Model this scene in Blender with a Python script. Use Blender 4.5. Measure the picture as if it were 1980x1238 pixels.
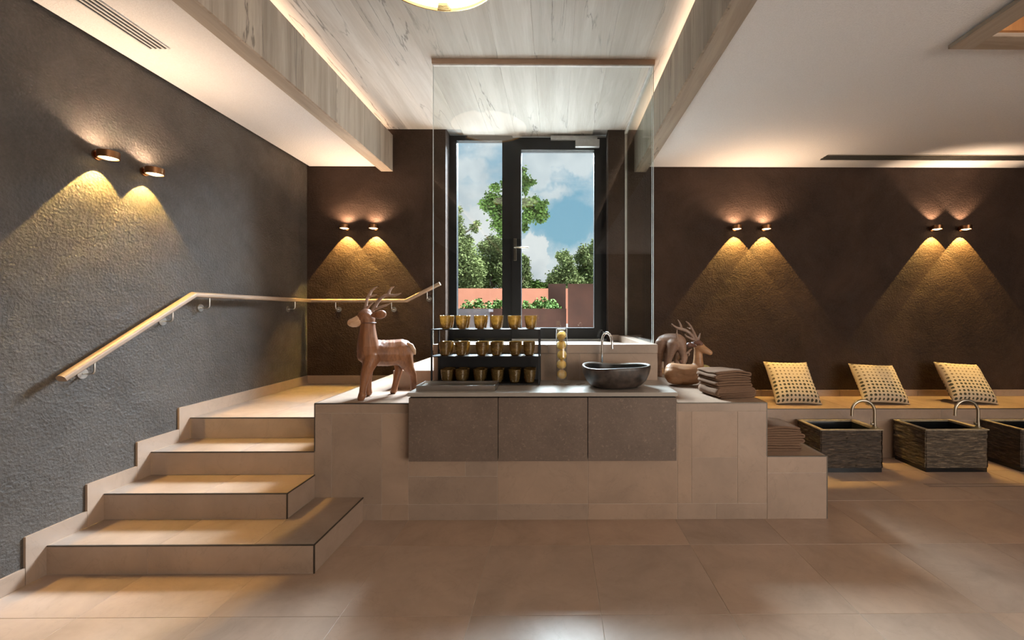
import bpy, bmesh, math, random
from mathutils import Vector, Matrix, noise
random.seed(7)
for o in list(bpy.data.objects): bpy.data.objects.remove(o, do_unlink=True)
SC = bpy.context.scene
COL = SC.collection
PI = math.pi

# ------------------------------------------------------------------ camera
FPX, CX, CY, CAMZ, YAW = 832.0, 1079.5, 606.0, 1.44, math.radians(0.45)
cam = bpy.data.cameras.new('camera'); camo = bpy.data.objects.new('camera', cam); COL.objects.link(camo)
camo.location = (0, 0, CAMZ); camo.rotation_euler = (PI/2, 0, -YAW)
cam.sensor_width = 36; cam.lens = FPX/1980*36
cam.shift_x = (990-CX)/1980; cam.shift_y = (CY-619)/1980
cam.clip_start = 0.05; cam.clip_end = 300
SC.camera = camo
def P(px, py, y):                     # photograph pixel at world depth y -> world point
    u = (px-CX)/FPX; c, s = math.cos(YAW), math.sin(YAW)
    X = y*(u*c+s)/(c-u*s)
    return Vector((X, y, CAMZ-(py-CY)/FPX*(X*s+y*c)))

# ------------------------------------------------------------------ exposure, sky, sun, large lights
SC.view_settings.view_transform = 'Standard'; SC.view_settings.look = 'None'
SC.view_settings.gamma = 1; SC.view_settings.use_curve_mapping = False
SC.view_settings.exposure = 0.0

def nd(nt, t, ins=None, **kw):
    n = nt.nodes.new(t)
    for k, v in kw.items(): setattr(n, k, v)
    for k, v in (ins or {}).items():
        if hasattr(v, 'node'): nt.links.new(v, n.inputs[k])
        else: n.inputs[k].default_value = v
    return n
def mth(nt, op, a, b=None, c=None, clamp=False):
    n = nt.nodes.new('ShaderNodeMath'); n.operation = op; n.use_clamp = clamp
    for i, v in enumerate((a, b, c)):
        if v is None: continue
        if hasattr(v, 'node'): nt.links.new(v, n.inputs[i])
        else: n.inputs[i].default_value = v
    return n.outputs[0]
def ramp(nt, fac, stops, interp='LINEAR'):
    n = nt.nodes.new('ShaderNodeValToRGB'); n.color_ramp.interpolation = interp
    e = n.color_ramp.elements
    while len(e) < len(stops): e.new(0.5)
    for i, (p, c) in enumerate(stops):
        e[i].position = p; e[i].color = (c, c, c, 1) if isinstance(c, (int, float)) else (*c, 1)
    nt.links.new(fac, n.inputs[0]); return n.outputs[0]
def mixc(nt, fac, a, b, mode='MIX'):
    n = nt.nodes.new('ShaderNodeMix'); n.data_type = 'RGBA'; n.blend_type = mode
    for i, v in ((0, fac), (6, a), (7, b)):
        if hasattr(v, 'node'): nt.links.new(v, n.inputs[i])
        else: n.inputs[i].default_value = (*v, 1) if isinstance(v, tuple) else v
    return n.outputs[2]

w = bpy.data.worlds.new('sky'); SC.world = w; w.use_nodes = True
nt = w.node_tree; nt.nodes.clear()
tc = nd(nt, 'ShaderNodeTexCoord').outputs['Generated']
sep = nd(nt, 'ShaderNodeSeparateXYZ', {0: tc})
zz = mth(nt, 'MAXIMUM', sep.outputs[2], 0.0)
blue = ramp(nt, zz, [(0.0, (0.50, 0.66, 0.74)), (0.12, (0.30, 0.54, 0.68)), (0.4, (0.22, 0.45, 0.64)), (1.0, (0.14, 0.32, 0.55))])
mp = nd(nt, 'ShaderNodeMapping', {0: tc, 'Location': (0.42, 0.1, 0.73), 'Scale': (2.6, 1.4, 5.4)})
cn = nd(nt, 'ShaderNodeTexNoise', {'Vector': mp.outputs[0], 'Scale': 1.35, 'Detail': 9, 'Roughness': 0.56, 'Distortion': 0.15}).outputs[0]
cm = ramp(nt, cn, [(0.42, 0.0), (0.53, 0.75), (0.64, 1.0)])
def skyblob(px, py, rx, rz, amp, sharp):
    d = Vector(((px-CX)/FPX, 1.0, -(py-CY)/FPX)).normalized()
    dn = nd(nt, 'ShaderNodeTexNoise', {'Vector': tc, 'Scale': 16.0, 'Detail': 7, 'Roughness': 0.6})
    sh = nd(nt, 'ShaderNodeVectorMath', {0: dn.outputs['Color'], 1: (0.5, 0.5, 0.5)}, operation='SUBTRACT')
    sc = nd(nt, 'ShaderNodeVectorMath', {0: sh.outputs[0], 3: amp}, operation='SCALE')
    ad = nd(nt, 'ShaderNodeVectorMath', {0: tc, 1: sc.outputs[0]}, operation='ADD')
    su = nd(nt, 'ShaderNodeVectorMath', {0: ad.outputs[0], 1: tuple(d)}, operation='SUBTRACT')
    dv = nd(nt, 'ShaderNodeVectorMath', {0: su.outputs[0], 1: (1/rx, 1/rx, 1/rz)}, operation='MULTIPLY')
    ln = nd(nt, 'ShaderNodeVectorMath', {0: dv.outputs[0]}, operation='LENGTH').outputs['Value']
    return ramp(nt, ln, [(0.0, 1.0), (1.0-sharp, 1.0), (1.0, 0.0)])
clear = skyblob(1105, 430, 0.115, 0.075, 0.10, 0.45)
c1 = skyblob(1085, 322, 0.15, 0.050, 0.16, 0.5)
c2 = skyblob(900, 330, 0.085, 0.055, 0.14, 0.5)
c3 = skyblob(1075, 372, 0.055, 0.018, 0.08, 0.6)
b1 = skyblob(1036, 505, 0.045, 0.07, 0.10, 0.12)
b2 = skyblob(915, 450, 0.10, 0.075, 0.12, 0.35)
b3 = skyblob(1056, 545, 0.055, 0.045, 0.10, 0.2)
cmc = mth(nt, 'MULTIPLY', cm, mth(nt, 'SUBTRACT', 1.0, clear))
cmx = mth(nt, 'MAXIMUM', cmc, mth(nt, 'MULTIPLY', mth(nt, 'MAXIMUM', mth(nt, 'MAXIMUM', c1, c2), c3), 0.8))
cm2 = mth(nt, 'MAXIMUM', mth(nt, 'MAXIMUM', cmx, b1), mth(nt, 'MAXIMUM', b2, b3), clamp=True)
cs = nd(nt, 'ShaderNodeTexNoise', {'Vector': tc, 'Scale': 9.0, 'Detail': 6}).outputs[0]
ccol = ramp(nt, cs, [(0.32, (0.62, 0.66, 0.70)), (0.55, (0.88, 0.89, 0.90))])
skyc = mixc(nt, cm2, blue, ccol)
bg = nd(nt, 'ShaderNodeBackground', {'Color': skyc, 'Strength': 1.12})
nt.links.new(bg.outputs[0], nd(nt, 'ShaderNodeOutputWorld').inputs[0])

sl = bpy.data.lights.new('sun', 'SUN'); sl.energy = 14.0; sl.angle = math.radians(2); sl.color = (1.0, 0.985, 0.95)
so = bpy.data.objects.new('sun', sl); COL.objects.link(so)
so.rotation_euler = Vector((-0.52, 0.16, -0.84)).to_track_quat('-Z', 'Y').to_euler()
so.location = (4, 12, 12)
def area(name, loc, target, sx, sy, energy, col):
    l = bpy.data.lights.new(name, 'AREA'); l.shape = 'RECTANGLE'; l.size = sx; l.size_y = sy; l.energy = energy; l.color = col
    o = bpy.data.objects.new(name, l); COL.objects.link(o); o.location = loc
    o.rotation_euler = (Vector(target)-Vector(loc)).to_track_quat('-Z', 'Y').to_euler(); return o
# area lamp added out of view, standing in for sky light through the window
area('window_daylight', (0.5, 7.7, 5.75), (-0.2, 4.6, 3.6), 6.0, 2.2, 13500, (0.74, 0.87, 1.0))
# unseen soft fill lamps added behind the viewer, warm rear and neutral side
area('rear_fill', (4.55, -4.75, 1.65), (4.3, 0, 1.6), 3.0, 2.4, 225, (1.0, 0.85, 0.69))
area('side_fill', (6.15, -2.4, 1.65), (0, -1.6, 1.6), 4.2, 2.4, 245, (1.0, 0.965, 0.92))
SC.cycles.transparent_max_bounces = 32

# ------------------------------------------------------------------ materials
def newmat(name):
    m = bpy.data.materials.new(name); m.use_nodes = True
    nt = m.node_tree; b = nt.nodes['Principled BSDF']; return m, nt, b
def objcoord(nt, rnd=True, scale=(1, 1, 1), which='Object'):
    t = nd(nt, 'ShaderNodeTexCoord').outputs[which]
    if rnd:
        r = nd(nt, 'ShaderNodeObjectInfo').outputs['Random']
        c = nd(nt, 'ShaderNodeCombineXYZ', {0: mth(nt, 'MULTIPLY', r, 37.0), 1: mth(nt, 'MULTIPLY', r, 91.0), 2: mth(nt, 'MULTIPLY', r, 53.0)})
        t = nd(nt, 'ShaderNodeVectorMath', {0: t, 1: c.outputs[0]}, operation='ADD').outputs[0]
    return nd(nt, 'ShaderNodeMapping', {0: t, 'Scale': scale}).outputs[0]
def worldcoord(nt, scale=(1, 1, 1)):
    t = nd(nt, 'ShaderNodeNewGeometry').outputs['Position']
    return nd(nt, 'ShaderNodeMapping', {0: t, 'Scale': scale}).outputs[0]
def bump(nt, b, h, strength=0.3, dist=0.01):
    n = nd(nt, 'ShaderNodeBump', {'Height': h, 'Strength': strength, 'Distance': dist}); nt.links.new(n.outputs[0], b.inputs['Normal'])
def plain(name, col, rough=0.5, metal=0.0, var=0.12, scale=18.0, bmp=0.0, spec=0.5):
    m, nt, b = newmat(name)
    n = nd(nt, 'ShaderNodeTexNoise', {'Vector': objcoord(nt), 'Scale': scale, 'Detail': 5}).outputs[0]
    c = ramp(nt, n, [(0.3, tuple(max(0, x*(1-var)) for x in col)), (0.7, tuple(min(1, x*(1+var)) for x in col))])
    nt.links.new(c, b.inputs['Base Color']); b.inputs['Roughness'].default_value = rough; b.inputs['Metallic'].default_value = metal
    b.inputs['Specular IOR Level'].default_value = spec
    if bmp: bump(nt, b, n, bmp, 0.004)
    return m
def tile_mat(name, col, rough=0.42, vein=0.5):
    m, nt, b = newmat(name)
    v = objcoord(nt)
    n1 = nd(nt, 'ShaderNodeTexNoise', {'Vector': v, 'Scale': 2.6, 'Detail': 8, 'Roughness': 0.62, 'Distortion': 0.5}).outputs[0]
    n2 = nd(nt, 'ShaderNodeTexNoise', {'Vector': v, 'Scale': 34.0, 'Detail': 4}).outputs[0]
    c = ramp(nt, n1, [(0.28, tuple(x*0.80 for x in col)), (0.5, col), (0.74, tuple(min(1, x*1.16) for x in col))])
    wv = nd(nt, 'ShaderNodeTexNoise', {'Vector': v, 'Scale': 3.4, 'Detail': 6, 'Roughness': 0.55, 'Distortion': 1.2}).outputs[0]
    ve = ramp(nt, mth(nt, 'ABSOLUTE', mth(nt, 'SUBTRACT', wv, 0.5)), [(0.0, vein*0.45), (0.012, 0.0)])
    c = mixc(nt, ve, c, tuple(x*0.55 for x in col))
    c = mixc(nt, mth(nt, 'MULTIPLY', n2, 0.16), c, tuple(x*0.6 for x in col))
    r = nd(nt, 'ShaderNodeObjectInfo').outputs['Random']
    hs = nd(nt, 'ShaderNodeHueSaturation', {'Color': c, 'Value': mth(nt, 'ADD', mth(nt, 'MULTIPLY', r, 0.14), 0.93), 'Saturation': mth(nt, 'ADD', mth(nt, 'MULTIPLY', r, 0.12), 0.94)})
    nt.links.new(hs.outputs[0], b.inputs['Base Color'])
    nt.links.new(ramp(nt, n1, [(0.3, rough+0.08), (0.7, rough-0.06)]), b.inputs['Roughness'])
    bump(nt, b, n2, 0.06, 0.003); return m
def fleck_mat(name, col, rough):
    m, nt, b = newmat(name)
    v = objcoord(nt)
    n1 = nd(nt, 'ShaderNodeTexNoise', {'Vector': v, 'Scale': 4.0, 'Detail': 6, 'Roughness': 0.6}).outputs[0]
    n2 = nd(nt, 'ShaderNodeTexNoise', {'Vector': v, 'Scale': 55.0, 'Detail': 5, 'Roughness': 0.7, 'Distortion': 0.8}).outputs[0]
    c = ramp(nt, n1, [(0.3, tuple(x*0.82 for x in col)), (0.7, tuple(x*1.18 for x in col))])
    c = mixc(nt, ramp(nt, n2, [(0.56, 0.0), (0.70, 0.75)]), c, tuple(x*2.1 for x in col))
    c = mixc(nt, ramp(nt, n2, [(0.30, 0.6), (0.42, 0.0)]), c, tuple(x*0.55 for x in col))
    nt.links.new(c, b.inputs['Base Color']); b.inputs['Roughness'].default_value = rough; bump(nt, b, n2, 0.08, 0.002); return m
def plaster_mat(name, col, st=0.9, rough=0.55, spec=0.45):
    m, nt, b = newmat(name)
    v = worldcoord(nt)
    n1 = nd(nt, 'ShaderNodeTexNoise', {'Vector': v, 'Scale': 1.5, 'Detail': 9, 'Roughness': 0.65, 'Distortion': 0.7}).outputs[0]
    n2 = nd(nt, 'ShaderNodeTexNoise', {'Vector': v, 'Scale': 62.0, 'Detail': 6, 'Roughness': 0.65, 'Distortion': 0.25}).outputs[0]
    n3 = nd(nt, 'ShaderNodeTexNoise', {'Vector': v, 'Scale': 5.0, 'Detail': 7, 'Roughness': 0.7, 'Distortion': 0.4}).outputs[0]
    n4 = nd(nt, 'ShaderNodeTexVoronoi', {'Vector': v, 'Scale': 60.0}).outputs[0]
    c = ramp(nt, n1, [(0.3, tuple(x*0.6 for x in col)), (0.5, col), (0.72, tuple(x*1.6 for x in col))])
    c = mixc(nt, ramp(nt, n2, [(0.4, 0.0), (0.75, 0.5)]), c, tuple(x*1.7 for x in col))
    nt.links.new(c, b.inputs['Base Color'])
    nt.links.new(ramp(nt, n3, [(0.3, rough+0.15), (0.7, rough-0.12)]), b.inputs['Roughness'])
    h = mth(nt, 'ADD', mth(nt, 'MULTIPLY', mth(nt, 'MULTIPLY', n2, 0.75), ramp(nt, n1, [(0.38, 0.25), (0.6, 1.0)])), mth(nt, 'ADD', mth(nt, 'MULTIPLY', ramp(nt, n3, [(0.4, 0.0), (0.6, 1.0)]), 0.35), mth(nt, 'MULTIPLY', n4, 0.25)))
    bump(nt, b, h, st, 0.012); b.inputs['Specular IOR Level'].default_value = spec
    return m
def wood_mat(name, light, dark, axis='Y', rough=0.55, crack=1.0, ringy=0.35, sc=1.0):
    m, nt, b = newmat(name)
    s = {'X': (0.5, 7, 7), 'Y': (7, 0.5, 7), 'Z': (7, 7, 0.5)}[axis]; s = tuple(x*sc for x in s)
    v = objcoord(nt, scale=s)
    n1 = nd(nt, 'ShaderNodeTexNoise', {'Vector': v, 'Scale': 1.0, 'Detail': 7, 'Roughness': 0.6, 'Distortion': 0.6}).outputs[0]
    n2 = nd(nt, 'ShaderNodeTexNoise', {'Vector': v, 'Scale': 6.0, 'Detail': 6, 'Roughness': 0.7}).outputs[0]
    rings = mth(nt, 'SINE', mth(nt, 'MULTIPLY', n1, 75.0))
    g = mth(nt, 'ADD', mth(nt, 'MULTIPLY', n1, 0.75), mth(nt, 'ADD', mth(nt, 'MULTIPLY', n2, 0.25), mth(nt, 'MULTIPLY', rings, 0.05*ringy)))
    mid = tuple((a+c)/2 for a, c in zip(light, dark))
    c = ramp(nt, g, [(0.36, dark), (0.5, mid), (0.62, light)])
    s2 = {'X': (0.32, 3.2, 3.2), 'Y': (3.2, 0.32, 3.2), 'Z': (3.2, 3.2, 0.32)}[axis]
    v2 = objcoord(nt, scale=tuple(x*sc for x in s2))
    n3 = nd(nt, 'ShaderNodeTexNoise', {'Vector': v2, 'Scale': 1.6, 'Detail': 8, 'Roughness': 0.55, 'Distortion': 0.5}).outputs[0]
    n4 = nd(nt, 'ShaderNodeTexNoise', {'Vector': v2, 'Scale': 1.3, 'Detail': 2}).outputs[0]
    cr = mth(nt, 'MULTIPLY', ramp(nt, mth(nt, 'ABSOLUTE', mth(nt, 'SUBTRACT', n3, 0.5)), [(0.0, 1.0), (0.012, 0.0)]), ramp(nt, n4, [(0.5, 0.0), (0.6, 1.0)]))
    c = mixc(nt, mth(nt, 'MULTIPLY', cr, 0.8*crack), c, tuple(x*0.28 for x in dark))
    r = nd(nt, 'ShaderNodeObjectInfo').outputs['Random']
    hs = nd(nt, 'ShaderNodeHueSaturation', {'Color': c, 'Value': mth(nt, 'ADD', mth(nt, 'MULTIPLY', r, 0.22), 0.9)})
    nt.links.new(hs.outputs[0], b.inputs['Base Color']); b.inputs['Roughness'].default_value = rough
    h = mth(nt, 'SUBTRACT', g, mth(nt, 'MULTIPLY', cr, 0.9)); bump(nt, b, h, 0.25, 0.004); return m
def emis(name, col, st):
    m, nt, b = newmat(name); nt.nodes.remove(b)
    e = nd(nt, 'ShaderNodeEmission', {'Color': (*col, 1), 'Strength': st}); nt.links.new(e.outputs[0], nt.nodes['Material Output'].inputs[0]); return m
def schlick(nt):
    c = nd(nt, 'ShaderNodeLayerWeight', {'Blend': 0.5}).outputs['Facing']
    return mth(nt, 'ADD', mth(nt, 'MULTIPLY', mth(nt, 'POWER', c, 5.0), 0.9), 0.04)
def pane_mat(name, tint=(0.93, 0.95, 0.94), refl=1.0):        # thin sheet glass: clear body, mirror-like surface
    m, nt, b = newmat(name); nt.nodes.remove(b)
    t = nd(nt, 'ShaderNodeBsdfTransparent', {'Color': (*tint, 1)}); g = nd(nt, 'ShaderNodeBsdfGlossy', {'Color': (1, 1, 1, 1), 'Roughness': 0.005})
    f = schlick(nt)
    mx = nd(nt, 'ShaderNodeMixShader', {0: mth(nt, 'MULTIPLY', f, refl, clamp=True), 1: t.outputs[0], 2: g.outputs[0]})
    nt.links.new(mx.outputs[0], nt.nodes['Material Output'].inputs[0]); return m
def amber_mat(name):
    m, nt, b = newmat(name); nt.nodes.remove(b)
    v = nd(nt, 'ShaderNodeTexCoord').outputs['Object']
    n = nd(nt, 'ShaderNodeTexNoise', {'Vector': v, 'Scale': 60, 'Detail': 3}).outputs[0]
    c = ramp(nt, n, [(0.3, (0.34, 0.22, 0.075)), (0.7, (0.50, 0.33, 0.12))])
    t = nd(nt, 'ShaderNodeBsdfTransparent', {'Color': c}); tr = nd(nt, 'ShaderNodeBsdfTranslucent', {'Color': c}); di = nd(nt, 'ShaderNodeBsdfDiffuse', {'Color': c})
    g = nd(nt, 'ShaderNodeBsdfGlossy', {'Color': (1, 0.9, 0.75, 1), 'Roughness': 0.06})
    a = nd(nt, 'ShaderNodeMixShader', {0: 0.5, 1: tr.outputs[0], 2: di.outputs[0]})
    a2 = nd(nt, 'ShaderNodeMixShader', {0: 0.34, 1: t.outputs[0], 2: a.outputs[0]})
    f = schlick(nt)
    mx = nd(nt, 'ShaderNodeMixShader', {0: f, 1: a2.outputs[0], 2: g.outputs[0]})
    nt.links.new(mx.outputs[0], nt.nodes['Material Output'].inputs[0]); return m
def splitstone_mat(name, a, c2):
    m, nt, b = newmat(name)
    v = objcoord(nt, scale=(7, 7, 52))
    n = nd(nt, 'ShaderNodeTexNoise', {'Vector': v, 'Scale': 1.6, 'Detail': 9, 'Roughness': 0.7, 'Distortion': 0.8}).outputs[0]
    c = ramp(nt, n, [(0.36, tuple(x*0.35 for x in a)), (0.5, a), (0.6, c2), (0.72, tuple(min(1, x*2.0) for x in c2))])
    nt.links.new(c, b.inputs['Base Color']); b.inputs['Roughness'].default_value = 0.7; bump(nt, b, n, 0.7, 0.01); return m
def cushion_mat(name):
    m, nt, b = newmat(name)
    v = nd(nt, 'ShaderNodeTexCoord').outputs['UV']
    s = nd(nt, 'ShaderNodeSeparateXYZ', {0: v})
    gx = mth(nt, 'MULTIPLY', s.outputs[0], 11.0); gy = mth(nt, 'MULTIPLY', s.outputs[1], 12.0)
    ix = mth(nt, 'FLOOR', gx); iy = mth(nt, 'FLOOR', gy)
    wn = nd(nt, 'ShaderNodeTexWhiteNoise', {0: nd(nt, 'ShaderNodeCombineXYZ', {0: ix, 1: iy, 2: 0.0}).outputs[0]})
    fx = mth(nt, 'SUBTRACT', mth(nt, 'SUBTRACT', gx, ix), 0.5); fy = mth(nt, 'SUBTRACT', mth(nt, 'SUBTRACT', gy, iy), 0.5)
    dn = nd(nt, 'ShaderNodeTexNoise', {'Vector': v, 'Scale': 60, 'Detail': 2}).outputs[0]
    d = mth(nt, 'ADD', mth(nt, 'SQRT', mth(nt, 'ADD', mth(nt, 'MULTIPLY', fx, fx), mth(nt, 'MULTIPLY', fy, fy))), mth(nt, 'MULTIPLY', mth(nt, 'SUBTRACT', dn, 0.5), 0.25))
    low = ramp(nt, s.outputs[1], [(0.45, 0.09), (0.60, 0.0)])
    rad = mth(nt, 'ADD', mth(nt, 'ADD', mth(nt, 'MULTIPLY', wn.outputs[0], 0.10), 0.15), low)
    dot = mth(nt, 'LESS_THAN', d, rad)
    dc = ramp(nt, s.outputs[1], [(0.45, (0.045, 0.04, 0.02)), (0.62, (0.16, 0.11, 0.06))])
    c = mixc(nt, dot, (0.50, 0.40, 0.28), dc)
    nt.links.new(c, b.inputs['Base Color']); b.inputs['Roughness'].default_value = 0.9
    fine = nd(nt, 'ShaderNodeTexNoise', {'Vector': v, 'Scale': 220, 'Detail': 2}).outputs[0]; bump(nt, b, fine, 0.25, 0.002); return m

MAT = dict(
 tile=tile_mat('beige_tile', (0.325, 0.230, 0.168), 0.36),
 tile_floor=tile_mat('floor_tile', (0.40, 0.280, 0.205), 0.38, 0.35),
 grout=plain('grout', (0.44, 0.36, 0.285), 0.8),
 plaster=plaster_mat('dark_trowelled_plaster', (0.052, 0.042, 0.034), 0.85),
 plaster_dark=plaster_mat('dark_brown_plaster', (0.034, 0.0195, 0.0130), 0.75, 0.7, 0.18),
 soffit=plain('white_render', (0.70, 0.685, 0.68), 0.8, var=0.05, scale=120, bmp=0.9),
 woody=wood_mat('grey_oak_board_lengthwise', (0.56, 0.53, 0.49), (0.42, 0.38, 0.335), 'Y'),
 woodz=wood_mat('grey_oak_board_upright', (0.39, 0.32, 0.255), (0.23, 0.18, 0.138), 'Z'),
 woodb=wood_mat('grey_oak_beam_underside', (0.40, 0.33, 0.265), (0.26, 0.21, 0.165), 'Y'),
 woodx=wood_mat('grey_oak_board_crosswise', (0.52, 0.42, 0.33), (0.27, 0.205, 0.15), 'X'),
 orange=wood_mat('orange_veneer', (0.55, 0.26, 0.09), (0.40, 0.17, 0.05), 'Z', crack=0),
 rail=wood_mat('rail_beech', (0.36, 0.25, 0.17), (0.26, 0.175, 0.115), 'Y', 0.45, 0.1, 0.2, 2.0),
 deer=wood_mat('carved_red_wood', (0.26, 0.105, 0.040), (0.135, 0.049, 0.018), 'Z', 0.5, 0.4, 1.0, 2.2),
 deer2=wood_mat('carved_tan_wood', (0.46, 0.25, 0.125), (0.32, 0.16, 0.075), 'X', 0.45, 0.2, 0.8, 2.2),
 deer3=wood_mat('carved_pale_brown_wood', (0.32, 0.195, 0.13), (0.21, 0.12, 0.08), 'X', 0.5, 0.2, 0.8, 2.2),
 deerlight=wood_mat('pale_sapwood', (0.58, 0.36, 0.22), (0.46, 0.27, 0.15), 'X', 0.5, 0.0, 0.5, 2.2),
 deerdark=wood_mat('dark_heartwood', (0.16, 0.07, 0.045), (0.09, 0.04, 0.025), 'X', 0.45, 0.0, 0.5, 2.2),
 antler=wood_mat('antler_wood', (0.33, 0.215, 0.155), (0.22, 0.135, 0.095), 'Z', 0.45, 0.0, 0.3, 3.0),
 black=plain('black_lacquered_metal', (0.012, 0.012, 0.013), 0.4, 0.0),
 blackfr=plain('anthracite_window_frame', (0.007, 0.007, 0.008), 0.5, 0.0, spec=0.2),
 trim=plain('dark_edge_profile', (0.10, 0.085, 0.07), 0.35, 0.8),
 steel=plain('brushed_steel', (0.62, 0.60, 0.57), 0.28, 1.0, 0.06),
 chrome=plain('chrome', (0.80, 0.80, 0.80), 0.08, 1.0, 0.02),
 nickel=plain('brushed_nickel', (0.42, 0.37, 0.29), 0.32, 1.0, 0.06),
 copper=plain('copper_lamp_body', (0.42, 0.20, 0.09), 0.28, 1.0, 0.05),
 rose=plain('rose_bronze_profile', (0.42, 0.29, 0.21), 0.4, 0.2, 0.05),
 gold=plain('brass_ring', (0.75, 0.48, 0.20), 0.25, 1.0, 0.05),
 grey=plain('grey_closer_casing', (0.38, 0.37, 0.36), 0.4, 0.3),
 cab=fleck_mat('brown_stone_laminate', (0.132, 0.092, 0.069), 0.55),
 top=tile_mat('brown_stone_worktop', (0.30, 0.265, 0.23), 0.32, 0.1),
 glass=pane_mat('clear_sheet_glass', (0.93, 0.95, 0.94), 0.42), winglass=pane_mat('window_glass', (0.97, 0.98, 0.98), 0.7),
 edge=plain('bright_glass_edge', (0.62, 0.66, 0.64), 0.2, 0.0),
 vase=pane_mat('vase_glass', (0.94, 0.95, 0.95), 1.6),
 amber=amber_mat('amber_pressed_glass'),
 fruit=plain('yellow_fruit_skin', (0.72, 0.42, 0.08), 0.45, 0.0, 0.2, 22, 0.15),
 fruitstem=plain('fruit_stem', (0.10, 0.06, 0.03), 0.8),
 sink=plain('dark_river_stone', (0.042, 0.030, 0.024), 0.42, 0.0, 0.85, 16, 0.25),
 sinkin=plain('polished_dark_stone', (0.030, 0.032, 0.032), 0.18, 0.0, 0.3),
 sinkrim=plain('pale_worn_rim', (0.20, 0.19, 0.17), 0.35, 0.0, 0.2),
 split=splitstone_mat('split_face_stone', (0.068, 0.047, 0.029), (0.17, 0.125, 0.080)),
 splitd=splitstone_mat('dark_split_face_stone', (0.042, 0.028, 0.018), (0.095, 0.066, 0.043)),
 rim=plain('sawn_stone_rim', (0.27, 0.22, 0.15), 0.55, 0.0, 0.3, 30),
 blackstone=plain('polished_black_stone', (0.008, 0.009, 0.010), 0.12),
 towel=plain('brown_terry', (0.175, 0.105, 0.068), 0.95, 0.0, 0.15, 260, 0.5, 0.1),
 cushion=cushion_mat('dotted_linen'),
 cushion2=plain('yellow_linen', (0.50, 0.42, 0.16), 0.9, 0.0, 0.3, 40),
 led=emis('led_strip_glow', (1.0, 0.66, 0.43), 6.5),
 lens=emis('lamp_lens', (1.0, 0.72, 0.36), 9.0), lensup=emis('lamp_lens_up', (1.0, 0.75, 0.50), 6.0),
 ring=emis('ring_lamp_diffuser', (1.0, 0.82, 0.64), 4.0),
 slot_shade=plain('slot_shade_black', (0.01, 0.01, 0.01), 0.9),
 white=plain('white_powder_coat', (0.62, 0.60, 0.58), 0.5),
 corten=plain('rusted_steel', (0.024, 0.0085, 0.005), 0.85, 0.0, 0.25, 5, spec=0.15), salmon=plain('salmon_wall_paint', (0.50, 0.20, 0.13), 0.85, 0.0, 0.06, 3),
 deck=plain('terrace_paving', (0.62, 0.60, 0.56), 0.8, 0.0, 0.1, 3), slab=plain('grey_planter_cap', (0.035, 0.027, 0.028), 0.8, spec=0.2),
 leaf=plain('maple_leaf', (0.075, 0.125, 0.028), 0.8, 0.0, 0.5, 1.5, spec=0.15), leaf2=plain('bush_leaf', (0.20, 0.25, 0.105), 0.8, 0.0, 0.45, 1.2, spec=0.15),
 leaf3=plain('planter_leaf', (0.035, 0.065, 0.012), 0.8, 0.0, 0.4, 9, spec=0.1), bark=plain('bark', (0.10, 0.075, 0.055), 0.9, 0.0, 0.3, 20, 0.5),
 concrete=plain('roof_concrete', (0.3, 0.3, 0.3), 0.9), ground=plain('meadow', (0.10, 0.14, 0.05), 0.9),
)

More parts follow.
